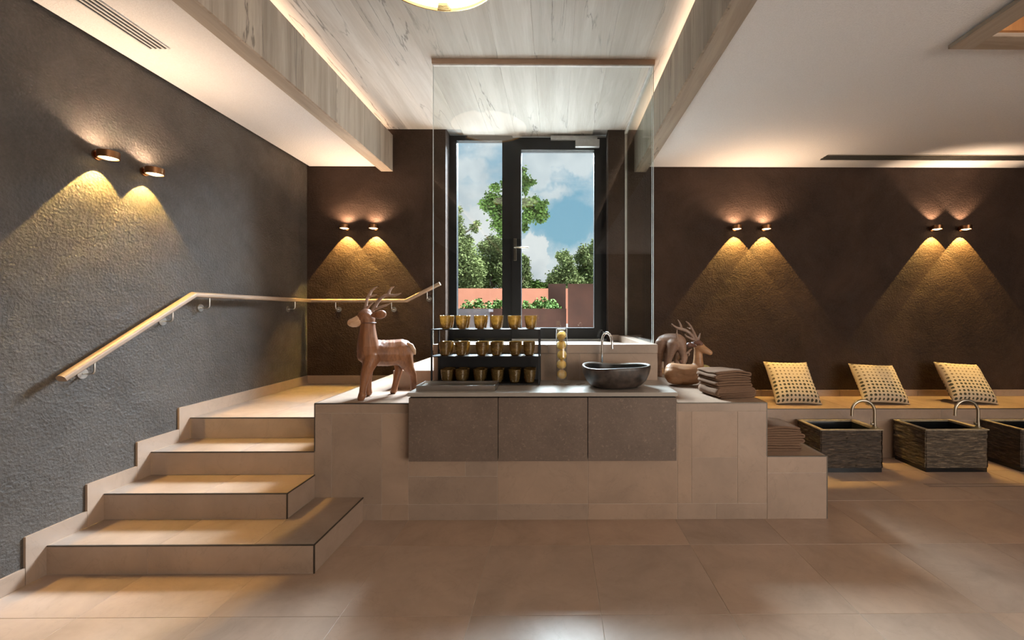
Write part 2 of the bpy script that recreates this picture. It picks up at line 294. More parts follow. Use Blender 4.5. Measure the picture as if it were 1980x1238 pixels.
# ------------------------------------------------------------------ mesh helpers
class MB:
    def __init__(s): s.v = []; s.f = []
    def add(s, vs, fs):
        o = len(s.v); s.v += [tuple(a) for a in vs]; s.f += [tuple(i+o for i in f) for f in fs]; return s
    def box(s, x0, x1, y0, y1, z0, z1):
        return s.add([(x0,y0,z0),(x1,y0,z0),(x1,y1,z0),(x0,y1,z0),(x0,y0,z1),(x1,y0,z1),(x1,y1,z1),(x0,y1,z1)],
                     [(0,3,2,1),(4,5,6,7),(0,1,5,4),(1,2,6,5),(2,3,7,6),(3,0,4,7)])
    def tube(s, pts, rads, n=12, cap=True):
        pts = [Vector(p) for p in pts]
        if not hasattr(rads, '__len__'): rads = [rads]*len(pts)
        vs = []; fs = []; prev = None
        for i, p in enumerate(pts):
            t = (pts[min(i+1, len(pts)-1)]-pts[max(i-1, 0)]).normalized()
            if prev is None: a = t.orthogonal().normalized()
            else: a = (prev-t*prev.dot(t)).normalized()
            prev = a; b = t.cross(a)
            for k in range(n):
                an = 2*PI*k/n; vs.append(p+(a*math.cos(an)+b*math.sin(an))*rads[i])
        for i in range(len(pts)-1):
            for k in range(n):
                fs.append((i*n+k, i*n+(k+1)%n, (i+1)*n+(k+1)%n, (i+1)*n+k))
        if cap: fs.append(tuple(range(n-1, -1, -1))); fs.append(tuple((len(pts)-1)*n+k for k in range(n)))
        return s.add(vs, fs)
    def lathe(s, prof, c=(0,0,0), n=32, sx=1, sy=1, close=False):
        vs = []; fs = []
        for r, z in prof:
            for k in range(n):
                a = 2*PI*k/n; vs.append((c[0]+r*math.cos(a)*sx, c[1]+r*math.sin(a)*sy, c[2]+z))
        m = len(prof)
        for i in range(m-1 if not close else m):
            j = (i+1) % m
            for k in range(n): fs.append((i*n+k, i*n+(k+1)%n, j*n+(k+1)%n, j*n+k))
        if not close:
            if prof[0][0] > 1e-5: fs.append(tuple(range(n-1, -1, -1)))
            if prof[-1][0] > 1e-5: fs.append(tuple((m-1)*n+k for k in range(n)))
        return s.add(vs, fs)
    def extrude(s, prof, axis_pts):      # prof: 2D ring in (side, up) ; axis_pts list of (point, side, up)
        n = len(prof); vs = []; fs = []
        for p, a, b in axis_pts:
            for q in prof: vs.append(p+a*q[0]+b*q[1])
        for i in range(len(axis_pts)-1):
            for k in range(n): fs.append((i*n+k, i*n+(k+1)%n, (i+1)*n+(k+1)%n, (i+1)*n+k))
        fs.append(tuple(range(n-1, -1, -1))); fs.append(tuple((len(axis_pts)-1)*n+k for k in range(n)))
        return s.add(vs, fs)
    def mesh(s, name): 
        me = bpy.data.meshes.new(name); me.from_pydata(s.v, [], s.f); me.update()
        bm = bmesh.new(); bm.from_mesh(me); bmesh.ops.recalc_face_normals(bm, faces=bm.faces); bm.to_mesh(me); bm.free(); return me
    def build(s, name, mat, parent=None, smooth=False, bevel=0.0, loc=None):
        return mkobj(name, s.mesh(name), mat, parent, smooth, bevel, loc)
def mkobj(name, me, mat, parent=None, smooth=False, bevel=0.0, loc=None):
    o = bpy.data.objects.new(name, me); COL.objects.link(o)
    if mat and not me.materials: me.materials.append(MAT[mat] if isinstance(mat, str) else mat)
    if smooth:
        for p in me.polygons: p.use_smooth = True
        if smooth == 'auto': me.set_sharp_from_angle(angle=math.radians(40))
    if bevel:
        b = o.modifiers.new('bevel', 'BEVEL'); b.width = bevel; b.segments = 2; b.limit_method = 'ANGLE'
    if loc: o.location = loc
    if parent: o.parent = parent
    return o
def tag(o, label, cat, group=None, kind=None):
    o['label'] = label; o['category'] = cat
    if group: o['group'] = group
    if kind: o['kind'] = kind
    return o
def empty(name, label, cat, loc=(0,0,0), group=None, kind=None):
    o = bpy.data.objects.new(name, None); COL.objects.link(o); o.location = loc; o.empty_display_size = 0.1
    return tag(o, label, cat, group, kind)
def local(o, *pts): return [Vector(p)-o.location for p in pts]
def bx(name, mat, parent, x0, x1, y0, y1, z0, z1, bevel=0.0):
    """box given in world coordinates; its own origin sits at its centre; parent may be moved but not rotated"""
    c = Vector(((x0+x1)/2, (y0+y1)/2, (z0+z1)/2)); h = Vector((abs(x1-x0)/2, abs(y1-y0)/2, abs(z1-z0)/2))
    o = MB().box(-h.x, h.x, -h.y, h.y, -h.z, h.z).build(name, mat, parent, False, bevel)
    o.location = c-(parent.location if parent else Vector((0,0,0))); return o
G = 0.0012
def tile(parent, x0, x1, y0, y1, z0, z1, mat='tile', name='tile', ax='z'):
    g = {'x': (0, G, G), 'y': (G, 0, G), 'z': (G, G, 0)}[ax]
    return bx(name, mat, parent, x0+g[0], x1-g[0], y0+g[1], y1-g[1], z0+g[2], z1-g[2], 0.0012)
def shared(parent, me, name, loc, rot=(0,0,0)):
    o = bpy.data.objects.new(name, me); COL.objects.link(o); o.location = loc; o.rotation_euler = rot; o.parent = parent; return o
def smoothed(pts, sub=6):                # Catmull-Rom through points
    pts = [Vector(p) for p in pts]; out = []
    for i in range(len(pts)-1):
        p0, p1, p2, p3 = pts[max(i-1,0)], pts[i], pts[i+1], pts[min(i+2, len(pts)-1)]
        for k in range(sub):
            t = k/sub
            out.append(0.5*((2*p1)+(p2-p0)*t+(2*p0-5*p1+4*p2-p3)*t*t+(3*p1-p0-3*p2+p3)*t**3))
    out.append(pts[-1]); return out
def blob(name, chains, voxel, mat, parent, smooth_it=5, ico=2):
    """one continuous skin over chains of balls (point, radius)"""
    bm = bmesh.new()
    def ball(p, r):
        bmesh.ops.create_icosphere(bm, subdivisions=ico, radius=r, matrix=Matrix.Translation(p))
    for ch in chains:
        if len(ch) == 1: ball(*ch[0])
        for (a, ra), (b, rb) in zip(ch[:-1], ch[1:]):
            n = max(2, int((b-a).length/(0.3*min(ra, rb)))+1)
            for k in range(n+1):
                t = k/n; ball(a.lerp(b, t), ra+(rb-ra)*t)
    me = bpy.data.meshes.new(name); bm.to_mesh(me); bm.free()
    o = bpy.data.objects.new(name, me); COL.objects.link(o)
    r = o.modifiers.new('r', 'REMESH'); r.mode = 'VOXEL'; r.voxel_size = voxel
    s = o.modifiers.new('s', 'SMOOTH'); s.iterations = smooth_it; s.factor = 0.5
    dg = bpy.context.evaluated_depsgraph_get(); dg.update()
    nm = bpy.data.meshes.new_from_object(o.evaluated_get(dg)); nm.name = name
    bpy.data.objects.remove(o); bpy.data.meshes.remove(me)
    if parent:
        for v in nm.vertices: v.co = v.co-parent.location
    nm.materials.clear()
    return mkobj(name, nm, mat, parent, True)

def under(o, part):
    o.parent = part; o.location = o.location-part.location; return o
# ------------------------------------------------------------------ room measures (metres)
XL, XR, YB, YR = -2.81, 6.3, 4.90, -5.0
ZS, ZB, ZW = 3.107, 3.05, 3.53            # soffit, beam underside, wooden ceiling
H = 0.16
D = [2.39, 2.69, 3.00, 3.32]              # riser planes
PX0, PX1, PZ = -1.67, 1.486, 0.815        # platform
KX0, KX1, KY, KZ = -0.972, 0.825, 3.44, 1.19   # kerb under the glass screen
DF = 1.12                                 # floor level at the terrace door
OX0, OX1, OY = -1.243, 0.607, 5.06        # window opening

# floor
fl = tag(MB().box(XL-0.2, XR+0.2, YR-0.2, YB+0.2, -0.2, -0.0015).build('floor', 'grout'), 'large beige stone tile floor of the room', 'floor', kind='structure')
xs = [XL]+[-2.26+0.62*k for k in range(14)]+[XR]; xs = [x for x in xs if x <= XR]
ys = [YR]+[2.05+0.62*k for k in range(-11, 5)]
for i in range(len(xs)-1):
    for j in range(len(ys)-1):
        if ys[j] > 3.05 and xs[i+1] < 1.8: continue
        tile(fl, xs[i], xs[i+1], ys[j], min(ys[j+1], 4.26), -0.011, 0.0, 'tile_floor')
# floor drain channel before the basins
dr = empty('floor_drain', 'slim tiled drain slot let into the floor before the stone basins', 'drain', (4.4, 3.58, 0))
a, b = P(1792, 940, 3.57), P(1990, 940, 3.57)
bx('slot', 'trim', dr, a.x, 6.0, 3.545, 3.551, -0.005, 0.0006); bx('slot', 'trim', dr, a.x, 6.0, 3.600, 3.606, -0.005, 0.0006)
bx('cover', 'tile_floor', dr, a.x, 6.0, 3.552, 3.599, -0.005, 0.0008)

# walls
tag(MB().box(XL-0.3, XL, YR-0.3, YB+0.25, -0.2, 3.9).build('wall_left', 'plaster'), 'dark grey trowelled plaster wall with handrail and two lamps', 'wall', kind='structure')
tag(MB().box(XL-0.3, OX0, YB, YB+0.25, -0.2, 3.9).box(OX1, XR+0.3, YB, YB+0.25, -0.2, 3.9).box(OX0, OX1, YB, YB+0.25, -0.2, DF).box(OX0, OX1, YB, YB+0.25, 3.56, 3.9)
    .build('wall_back', 'plaster_dark'), 'dark brown plaster wall around the terrace window', 'wall', kind='structure')
tag(MB().box(XR, XR+0.3, YR-0.3, YB, -0.2, 3.9).build('wall_right', 'plaster_dark'), 'dark plaster side wall beyond the foot basins', 'wall', kind='structure')
wr = MB().box(XL-0.3, 3.0, YR-0.3, YR, -0.2, 3.9).box(6.1, XR+0.3, YR-0.3, YR, -0.2, 3.9).box(3.0, 6.1, YR-0.3, YR, -0.2, 0.4).box(3.0, 6.1, YR-0.3, YR, 2.9, 3.9)  # opening shaped around the added rear fill lamp
tag(wr.build('wall_rear', 'plaster_dark'), 'dark plaster wall behind the viewer with an opening left for the fill light', 'wall', kind='structure')
tag(MB().box(XL-0.3, XR+0.3, YR-0.3, YB+0.25, 3.62, 3.9).build('roof', 'concrete'), 'unseen concrete roof slab added above the ceilings to keep light out', 'roof', kind='structure')  # unseen slab, added to block sun and light leaks
# ceilings
BLo, BLi, BRi, BRo = -1.97, -1.84, 0.905, 1.04
tag(MB().box(XL+0.03, BLo, YR, YB-0.004, ZS, 3.42).build('ceiling_left', 'soffit'), 'white textured lowered ceiling above the stairs', 'ceiling', kind='structure')
CX0, CX1, CY0, CY1 = 2.45, 4.6, 1.0, 2.62      # coffer opening
tag(MB().box(BRo, CX0, YR, YB-0.012, ZS, 3.42).box(CX1, XR, YR, YB-0.012, ZS, 3.42).box(CX0, CX1, YR, CY0, ZS, 3.42).box(CX0, CX1, CY1, YB-0.012, ZS, 3.42)
    .build('ceiling_right', 'soffit'), 'white textured lowered ceiling above the bench', 'ceiling', kind='structure')
cc = tag(MB().box(BLo, BRo, YR, OY+0.14, ZW+0.02, ZW+0.05).build('ceiling_center', 'concrete'), 'raised ceiling of pale grey oak boards before the window', 'ceiling', kind='structure')
n = 10; wv = (BRo-BLo)/n
for i in range(n):
    for (y0, y1) in ((YR, 0.2), (0.2, OY+0.13)):
        x0 = BLo+i*wv
        if y1 > 5 and (x0 < OX0 or x0+wv > OX1): y1 = YB-0.002
        bx('board', 'woody', cc, x0+0.0006, x0+wv-0.0006, y0, y1, ZW, ZW+0.02)
for k, (xo, xi, lab) in enumerate(((BLo, BLi, 'grey oak clad ceiling beam with light slot above the stairs'), (BRo, BRi, 'grey oak clad ceiling beam with light slot right of the window'))):
    s = 1 if xi > xo else -1
    t = empty('trim_%d' % (k+1), lab, 'beam', ((xo+xi)/2, 0, ZB), kind='structure')
    c0, c1 = sorted((xo, xi-s*0.018)); bx('core', 'concrete', t, c0, c1, YR, YB-0.002, ZB+0.018, 3.44)
    y = YR; rr = random.Random(k+3)
    while y < YB-0.01:
        y2 = min(YB-0.002, y+rr.choice((0.34, 0.42, 0.5)))
        if YB-y2 < 0.15: y2 = YB-0.002
        q0, q1 = sorted((xi-s*0.018, xi)); bx('board', 'woodz', t, q0, q1, y+0.0008, y2-0.0008, ZB+0.0005, 3.462); y = y2
    for (y0, y1) in ((YR, -1.2), (-1.2, 1.9), (1.9, YB-0.002)):
        q0, q1 = sorted((xo, xi-s*0.018)); bx('underside_board', 'woodb', t, q0, q1, y0+0.0008, y1-0.0008, ZB, ZB+0.018)
    q0, q1 = sorted((xo+s*0.02, xi-s*0.035)); bx('light_strip', 'led', t, q0, q1, YR+0.05, YB-0.05, 3.445, 3.452)

# wooden coffer in the right ceiling
cf = empty('ceiling_coffer', 'square grey oak frame with orange veneer inside set in the right ceiling', 'coffer', (CX0, CY1, ZS-0.03))
zf0, zf1 = ZS-0.035, ZS-0.012; fw = 0.125
bx('frame_board', 'woodb', cf, CX0-0.02, CX0+fw, CY0-0.02, CY1+0.02, zf0, zf1); bx('frame_board', 'woodb', cf, CX1-fw, CX1+0.02, CY0-0.02, CY1+0.02, zf0, zf1)
bx('frame_board', 'woodx', cf, CX0+fw, CX1-fw, CY1+0.02-fw, CY1+0.02, zf0, zf1); bx('frame_board', 'woodx', cf, CX0+fw, CX1-fw, CY0-0.02, CY0+fw, zf0, zf1)
bx('inner_panel', 'orange', cf, CX0+fw, CX1-fw, CY1-fw, CY1-fw+0.02, zf1, 3.5); bx('inner_panel', 'orange', cf, CX0+fw, CX1-fw, CY0+fw-0.02, CY0+fw, zf1, 3.5)
bx('inner_panel', 'orange', cf, CX0+fw-0.02, CX0+fw, CY0+fw, CY1-fw, zf1, 3.5); bx('inner_panel', 'orange', cf, CX1-fw, CX1-fw+0.02, CY0+fw, CY1-fw, zf1, 3.5)
bx('top_panel', 'orange', cf, CX0+fw, CX1-fw, CY0+fw, CY1-fw, 3.5, 3.52)

# slot diffusers
def diffuser(label, x0, x1, y0, y1, along, nslot):
    t = empty('slot_diffuser', label, 'air vent', ((x0+x1)/2, (y0+y1)/2, ZS), 'ceiling air slots')
    bx('backing', 'slot_shade', t, x0, x1, y0, y1, ZS-0.003, ZS)  # black sheet paints the shade inside the slots, no recess behind it
    for i in range(nslot+1):
        if along == 'y':
            c = x0+(x1-x0)*i/nslot; bx('bar', 'white', t, c-0.0055, c+0.0055, y0, y1, ZS-0.008, ZS-0.003)
        else:
            c = y0+(y1-y0)*i/nslot; bx('bar', 'nickel', t, x0, x1, c-0.005, c+0.005, ZS-0.008, ZS-0.003)
diffuser('four-slot air vent in the ceiling above the stairs', -2.545, -2.425, 0.4, 2.725, 'y', 4)
diffuser('long dark three-slot air vent in the ceiling above the bench', 2.87, 6.1, 4.50, 4.63, 'x', 3)

# ------------------------------------------------------------------ stairs and landing
st = empty('staircase', 'four beige tiled steps rising to a landing along the left wall', 'stairs', (-2.1, D[0], 0))
R1, R2 = -1.33, -1.665
ends = [R1, R2, PX0, PX0]; backs = [3.0, 3.0, D[3], YB]
for k in range(4):
    z0, z1 = k*H, (k+1)*H; x1 = ends[k]
    core = MB()
    core.box(XL, x1-0.002, D[k]+0.002, (backs[k] if k < 2 else YB)-0.002, z0 if k else 0, z1-0.002)
    core.build('step_core', 'grout', st, loc=-st.location)
    nxt = D[k+1] if k < 3 else YB
    # riser tiles
    cuts = [XL, P(285 if k == 0 else (330 if k == 3 else 320), 1000, D[k]).x, x1] if k in (0, 3) else [XL, x1]
    for a, b in zip(cuts[:-1], cuts[1:]): tile(st, a, b, D[k], D[k]+0.012, z0+0.001, z1-0.006, ax='y', name='riser_tile')
    # tread tiles
    if k < 3:
        tcut = [XL, XL+0.62, x1] if k != 0 else [XL, XL+0.62, ends[1], x1]
        for i, (a, b) in enumerate(zip(tcut[:-1], tcut[1:])):
            yb = nxt
            if k == 0 and i == len(tcut)-2: yb = 3.0
            if k == 1: yb = 3.0
            tile(st, a, b, D[k]+0.006, yb, z1-0.012, z1, name='tread_tile')
    else:
        for a, b in ((XL, XL+0.57), (XL+0.57, x1)):
            yy = [D[3]+0.006, 3.94, 4.56, YB]
            for c, d in zip(yy[:-1], yy[1:]): tile(st, a, b, c, d, z1-0.012, z1, name='landing_tile')
    bx('nosing', 'trim', st, XL+0.014, x1, D[k]-0.001, D[k]+0.006, z1-0.006, z1+0.0005)
    if k < 2:
        tile(st, x1-0.012, x1, D[k]+0.006, 3.0, z0+0.001, z1-0.006, ax='x', name='side_tile')
        bx('nosing', 'trim', st, x1-0.006, x1+0.001, D[k], 3.0, z1-0.006, z1+0.0005)
        bx('corner_trim', 'trim', st, x1-0.006, x1+0.001, D[k]-0.001, D[k]+0.006, z0, z1-0.006)
# stepped skirting along the left wall
SK = 0.095
sk = empty('baseboard_left', 'stepped beige tile skirting following the stairs on the left wall', 'baseboard', (XL, D[0], 0), kind='structure')
segs = [(YR, D[0]-SK, 0, None)]
tile(sk, XL, XL+0.013, YR, 1.0, 0, SK, ax='x', name='skirting_tile'); tile(sk, XL, XL+0.013, 1.0, D[0]-SK, 0, SK, ax='x', name='skirting_tile')
for k in range(4):
    y0 = D[k]-SK; y1 = (D[k+1]-SK) if k < 3 else YB; z0, z1 = k*H, (k+1)*H+SK
    m = MB(); X0, X1 = XL, XL+0.013
    ring = [(y0, z0), (D[k], z0), (D[k], z0+H), (y1, z0+H), (y1, z1), (y0, z1)]
    vs = [(X0, a, b) for a, b in ring]+[(X1, a, b) for a, b in ring]; nR = len(ring)
    m.add(vs, [tuple(range(nR)), tuple(range(2*nR-1, nR-1, -1))]+[(i, (i+1) % nR, nR+(i+1) % nR, nR+i) for i in range(nR)])
    m.v = [(x, y+(0.0015 if abs(y-y0) < 1e-6 else 0), z) for x, y, z in m.v]
    m.build('skirting_tile', 'tile', sk, loc=-sk.location)
# ------------------------------------------------------------------ platform
pf = empty('tiled_platform', 'long beige tiled platform carrying the washstand, kerb and wooden deer', 'platform', (0, 3.0, 0))
MB().box(PX0+0.002, PX1-0.002, 3.002, YB-0.002, 0, PZ-0.002).box(-1.343+0.002, KX0, 3.582, YB-0.002, PZ-0.012, 0.965-0.002).box(KX0+0.002, KX1-0.012, KY+0.012, YB-0.002, PZ-0.012, DF-0.002)\
    .box(KX0, OX1, YB-0.002, OY+0.1, DF-0.1, DF-0.012).build('core', 'grout', pf, loc=-pf.location)
fx = lambda px: P(px, 900, 3.0).x
fz = lambda py: P(1070, py, 3.0).z
zt, zq, zr, z0 = PZ-0.006, fz(799), fz(975), 0.0
cA, cB, cC, cD_, cE, cF, cG = PX0, fx(641), fx(790), fx(962), fx(1137), fx(1337), PX1
fr = []
fr += [(PX0, fx(790), zq, zt), (PX0, fx(641), 0, zq), (fx(641), fx(738), 0.0, fz(975)), (fx(641), fx(738), fz(975), zq), (fx(738), fx(790), fz(975), zq), (fx(738), fx(790), 0, fz(975))]
fr += [(fx(790), fx(962), 0.42, zt), (fx(962), fx(1137), 0.42, zt), (fx(1137), fx(1310), 0.42, zt)]
fr += [(fx(790), fx(962), fz(975), fz(921)), (fx(790), fx(900), fz(921), 0.42), (fx(900), fx(962), fz(921), 0.42), (fx(962), fx(1137), fz(975), 0.42), (fx(1137), fx(1310), fz(975), 0.42)]
fr += [(fx(790), fx(962), 0, fz(975)), (fx(962), fx(1137), 0, fz(975)), (fx(1137), fx(1310), 0, fz(975))]
fr += [(fx(1310), PX1, fz(796), zt), (fx(1310), fx(1337), fz(975), fz(796)), (fx(1337), fx(1426), fz(886), fz(796)), (fx(1337), fx(1426), fz(975), fz(886)), (fx(1426), PX1, fz(975), fz(796)), (fx(1310), fx(1385), 0, fz(975)), (fx(1385), PX1, 0, fz(975))]
for a, b, c, d in fr: tile(pf, a, b, 3.0, 3.012, c, d, ax='y', name='front_tile')
# top tiles
for a, b in ((PX0, -1.343), (-1.343, -0.993), (0.83, 1.16), (1.16, PX1)):
    for c, d in ((3.006, 3.58), (3.58, 4.2), (4.2, YB)):
        if a == -1.343 and c > 3.5: continue
        if a == 0.83 and c > 3.4: a2 = KX1
        else: a2 = a
        tile(pf, a2, b, c, d, PZ-0.012, PZ, name='top_tile')
tile(pf, PX0, PX0+0.012, 3.006, 3.95, 4*H, PZ-0.006, ax='x', name='side_tile'); tile(pf, PX0, PX0+0.012, 3.95, YB, 4*H, PZ-0.006, ax='x', name='side_tile')
for c, d in ((3.006, 3.6), (3.6, 4.25), (4.25, YB)): tile(pf, PX1-0.012, PX1, c, d, 0.0, PZ-0.006, ax='x', name='side_tile')
bx('edge_trim', 'trim', pf, PX0, -0.993, 2.999, 3.006, PZ-0.006, PZ+0.0006); bx('edge_trim', 'trim', pf, 0.83, PX1, 2.999, 3.006, PZ-0.006, PZ+0.0006)
bx('corner_trim', 'trim', pf, PX0-0.001, PX0+0.006, 2.999, 3.006, 0.48, PZ-0.006); bx('corner_trim', 'trim', pf, PX1-0.006, PX1+0.001, 2.999, 3.006, 0.44, PZ-0.006)
bx('edge_trim', 'trim', pf, PX1-0.006, PX1+0.001, 3.006, YB, PZ-0.006, PZ+0.0006); bx('edge_trim', 'trim', pf, PX0-0.001, PX0+0.006, 3.006, YB, PZ-0.006, PZ+0.0006)
# intermediate step up to the door
tile(pf, -1.343, KX0, 3.58, 3.592, PZ, 0.965, ax='y', name='step_tile'); tile(pf, -1.343, -1.331, 3.592, YB, PZ, 0.953, ax='x', name='step_tile')
tile(pf, -1.343, KX0, 3.592, 4.25, 0.953, 0.965, name='step_tile'); tile(pf, -1.343, KX0, 4.25, YB, 0.953, 0.965, name='step_tile')
tile(pf, KX0, KX0+0.012, KY+0.02, 4.2, PZ, DF-0.012, ax='x', name='step_tile'); tile(pf, KX0, KX0+0.012, 4.2, YB, PZ, DF-0.012, ax='x', name='step_tile')
for a, b in ((KX0, -0.38), (-0.38, 0.22), (0.22, KX1-0.10)):
    for c, d in ((KY+0.16, 4.2), (4.2, YB)): tile(pf, a, b, c, d, DF-0.012, DF, name='door_floor_tile')
# kerb: splash tiles and capping
for a, b in ((KX0, -0.40), (-0.40, 0.20), (0.20, KX1)): tile(pf, a, b, KY+0.010, KY+0.022, PZ, 1.118, ax='y', name='splash_tile')
for c, d in ((KY+0.022, 4.2), (4.2, YB)): tile(pf, KX1-0.022, KX1-0.010, c, d, PZ, 1.118, ax='x', name='splash_tile')
for a, b in ((KX0, -0.05), (-0.05, KX1)): bx('capping', 'tile', pf, a+0.001, b-0.001, KY, KY+0.16, 1.12, KZ, 0.002)
bx('capping', 'tile', pf, KX1-0.10, KX1, KY+0.161, YB, 1.12, KZ, 0.002)
# low block with towels at the right
lx = fx(1600); LZ = 0.44
lb = empty('tiled_step_block', 'low beige tiled block beside the platform holding a towel stack', 'platform', ((PX1+lx)/2, 3.0, 0))
MB().box(PX1, lx-0.002, 3.002, 3.798, 0, LZ-0.002).build('core', 'grout', lb, loc=-lb.location)
tile(lb, PX1, lx, 3.0, 3.012, fz(916), LZ-0.006, ax='y', name='front_tile'); tile(lb, PX1, lx, 3.0, 3.012, 0, fz(916), ax='y', name='front_tile')
tile(lb, PX1, lx, 3.006, 3.6, LZ-0.012, LZ, name='top_tile'); tile(lb, PX1, lx, 3.6, 3.8, LZ-0.012, LZ, name='top_tile')
tile(lb, lx-0.012, lx, 3.012, 3.8, 0, LZ-0.006, ax='x', name='side_tile'); tile(lb, PX1, lx, 3.788, 3.8, 0, LZ-0.006, ax='y', name='back_tile')
bx('edge_trim', 'trim', lb, PX1, lx, 2.999, 3.006, LZ-0.006, LZ+0.0006); bx('edge_trim', 'trim', lb, lx-0.006, lx+0.001, 3.006, 3.8, LZ-0.006, LZ+0.0006); bx('corner_trim', 'trim', lb, lx-0.006, lx+0.001, 2.999, 3.006, 0, LZ-0.006)

# bench along the back wall
BZ, BY = 0.49, 4.26
bn = empty('tiled_bench', 'long beige tiled wall bench with three dotted cushions on it', 'bench', (3.9, BY, 0))
MB().box(PX1, XR, BY+0.002, YB-0.002, 0, BZ-0.002).build('core', 'grout', bn, loc=-bn.location)
bxs = [PX1, 2.05, 2.95, 3.85, 4.75, 5.65, XR]
for a, b in zip(bxs[:-1], bxs[1:]):
    tile(bn, a, b, BY+0.006, YB-0.002, BZ-0.012, BZ, name='seat_tile')
    tile(bn, a, b, BY, BY+0.012, 0.37, BZ-0.006, ax='y', name='front_tile'); tile(bn, a, b, BY, BY+0.012, 0, 0.37, ax='y', name='front_tile')
bx('edge_trim', 'trim', bn, PX1, XR, BY-0.001, BY+0.006, BZ-0.006, BZ+0.0006)
# skirting on the back wall
sb = empty('baseboard_back', 'low beige tile skirting along the back wall', 'baseboard', (0, YB, 0), kind='structure')
for a, b, z in ((XL+0.013, -2.1, 4*H), (-2.1, PX0, 4*H), (PX0, -1.343, PZ), (-1.343, KX0, 0.965), (OX1+0.02, KX1-0.1, DF), (KX1, PX1, PZ), (PX1, 2.35, BZ), (2.35, 3.25, BZ), (3.25, 4.15, BZ), (4.15, 5.05, BZ), (5.05, XR, BZ)):
    tile(sb, a, b, YB-0.013, YB, z, z+(0.075 if z != 4*H else SK), ax='y', name='skirting_tile')

# ------------------------------------------------------------------ window, door, glass screen
W0, W1 = OY, OY+0.08
wz = lambda py: P(1020, py, OY).z
wx = lambda px: P(px, 450, OY).x
zb, zp, ztop = DF, wz(634), ZW-0.002
win = empty('window_1', 'tall fixed window pane in a black frame beside the terrace door', 'window', (wx(927), OY, zb), kind='structure')
bx('frame', 'blackfr', win, OX0+0.002, wx(883), W0, W1, zb, ztop); bx('frame', 'blackfr', win, wx(883), wx(971), W0, W1, wz(272), ztop)
bx('frame', 'blackfr', win, wx(883), wx(971), W0, W1, zb, zp); bx('mullion', 'blackfr', win, wx(971), wx(990), W0, W1, zb, ztop)
bx('pane', 'winglass', win, wx(883), wx(971), W0+0.035, W0+0.043, zp, wz(272))
dro = empty('door_1', 'black framed glass terrace door with lever handle and closer', 'door', (wx(1080), OY, zb), kind='structure')
bx('frame', 'blackfr', dro, wx(990), wx(1160), W0+0.0, W1, wz(284), ztop-0.02); bx('head_strip', 'grey', dro, wx(1066), OX1-0.01, W0, W1, ztop-0.02, ztop)
bx('frame', 'blackfr', dro, wx(1160), OX1-0.002, W0, W1, zb, ztop-0.02)
lf = bx('leaf_frame', 'blackfr', dro, wx(990), wx(1008), W0-0.025, W1, zb+0.02, wz(276)); bx('leaf_frame', 'blackfr', dro, wx(1148.5), wx(1162), W0-0.025, W1, zb+0.02, wz(276))
bx('leaf_frame', 'blackfr', dro, wx(1008), wx(1148.5), W0-0.025, W1, wz(291), wz(276)); bx('leaf_frame', 'blackfr', dro, wx(1008), wx(1148.5), W0-0.025, W1, zb+0.02, zp)
bx('threshold', 'grey', dro, wx(990), OX1-0.002, W0-0.03, W1, zb, zb+0.02)
bx('pane', 'winglass', dro, wx(1008), wx(1148.5), W0+0.035, W0+0.043, zp, wz(291))
hp = P(996, 483, OY-0.03)
hd = bx('handle_plate', 'trim', dro, hp.x-0.018, hp.x+0.018, OY-0.034, OY-0.025, P(996, 505, OY).z, P(996, 462, OY).z, 0.004)
hz = P(996, 479, OY-0.06).z
MB().tube([(hp.x, OY-0.034, hz), (hp.x, OY-0.075, hz), (hp.x+0.02, OY-0.085, hz), (P(1022, 479, OY-0.08).x, OY-0.085, hz-0.004)], 0.009).build('handle', 'nickel', dro, True, loc=-dro.location); under(bpy.data.objects['handle'], hd)
bx('closer_rail', 'grey', dro, wx(1065), wx(1154), OY-0.06, OY-0.002, wz(273), wz(266), 0.002); bx('closer_box', 'grey', dro, wx(1112), wx(1158), OY-0.085, OY-0.025, wz(288), wz(274), 0.004)
bx('closer_arm', 'grey', dro, wx(1112), wx(1152), OY-0.05, OY-0.035, wz(275), wz(272.5))
bx('sill_board', 'tile', dro, OX0, OX1, YB, W0-0.001, DF-0.012, DF)

gs = empty('glass_screen', 'frameless full height glass screen standing on the tiled kerb', 'glass screen', (0, 3.55, KZ))
GX0, GX1, GY = -1.0, KX1-0.02, 3.55
g0 = P(838, 400, GY).x; g1 = P(1263, 400, GY).x
bx('front_pane', 'glass', gs, g0, g1-0.012, GY-0.005, GY+0.005, KZ, ZW-0.05)
bx('side_pane', 'glass', gs, g1-0.010, g1, GY-0.005, YB-0.002, KZ, ZW-0.05)
bx('pane_edge', 'edge', gs, g0-0.003, g0, GY-0.005, GY+0.005, 1.135, ZW-0.05); bx('corner_edge', 'edge', gs, g1-0.0118, g1-0.0102, GY-0.006, GY+0.0055, KZ, ZW-0.05); bx('corner_edge', 'edge', gs, g1, g1+0.003, GY-0.006, GY+0.003, KZ, ZW-0.05)
bx('head_rail', 'rose', gs, g0-0.01, g1+0.012, GY-0.018, GY+0.018, ZW-0.042, ZW, 0.002); bx('head_seal', 'white', gs, g0-0.005, g1+0.008, GY-0.012, GY+0.012, ZW-0.052, ZW-0.042)
bx('side_rail', 'white', gs, g1-0.018, g1+0.008, GY+0.018, YB-0.002, ZW-0.05, ZW-0.02); bx('wall_channel', 'grey', gs, g1-0.016, g1+0.006, YB-0.02, YB-0.001, KZ, ZW-0.05)
bx('clamp', 'steel', gs, g0-0.012, g0+0.02, GY-0.014, GY+0.014, 1.135, 1.185)

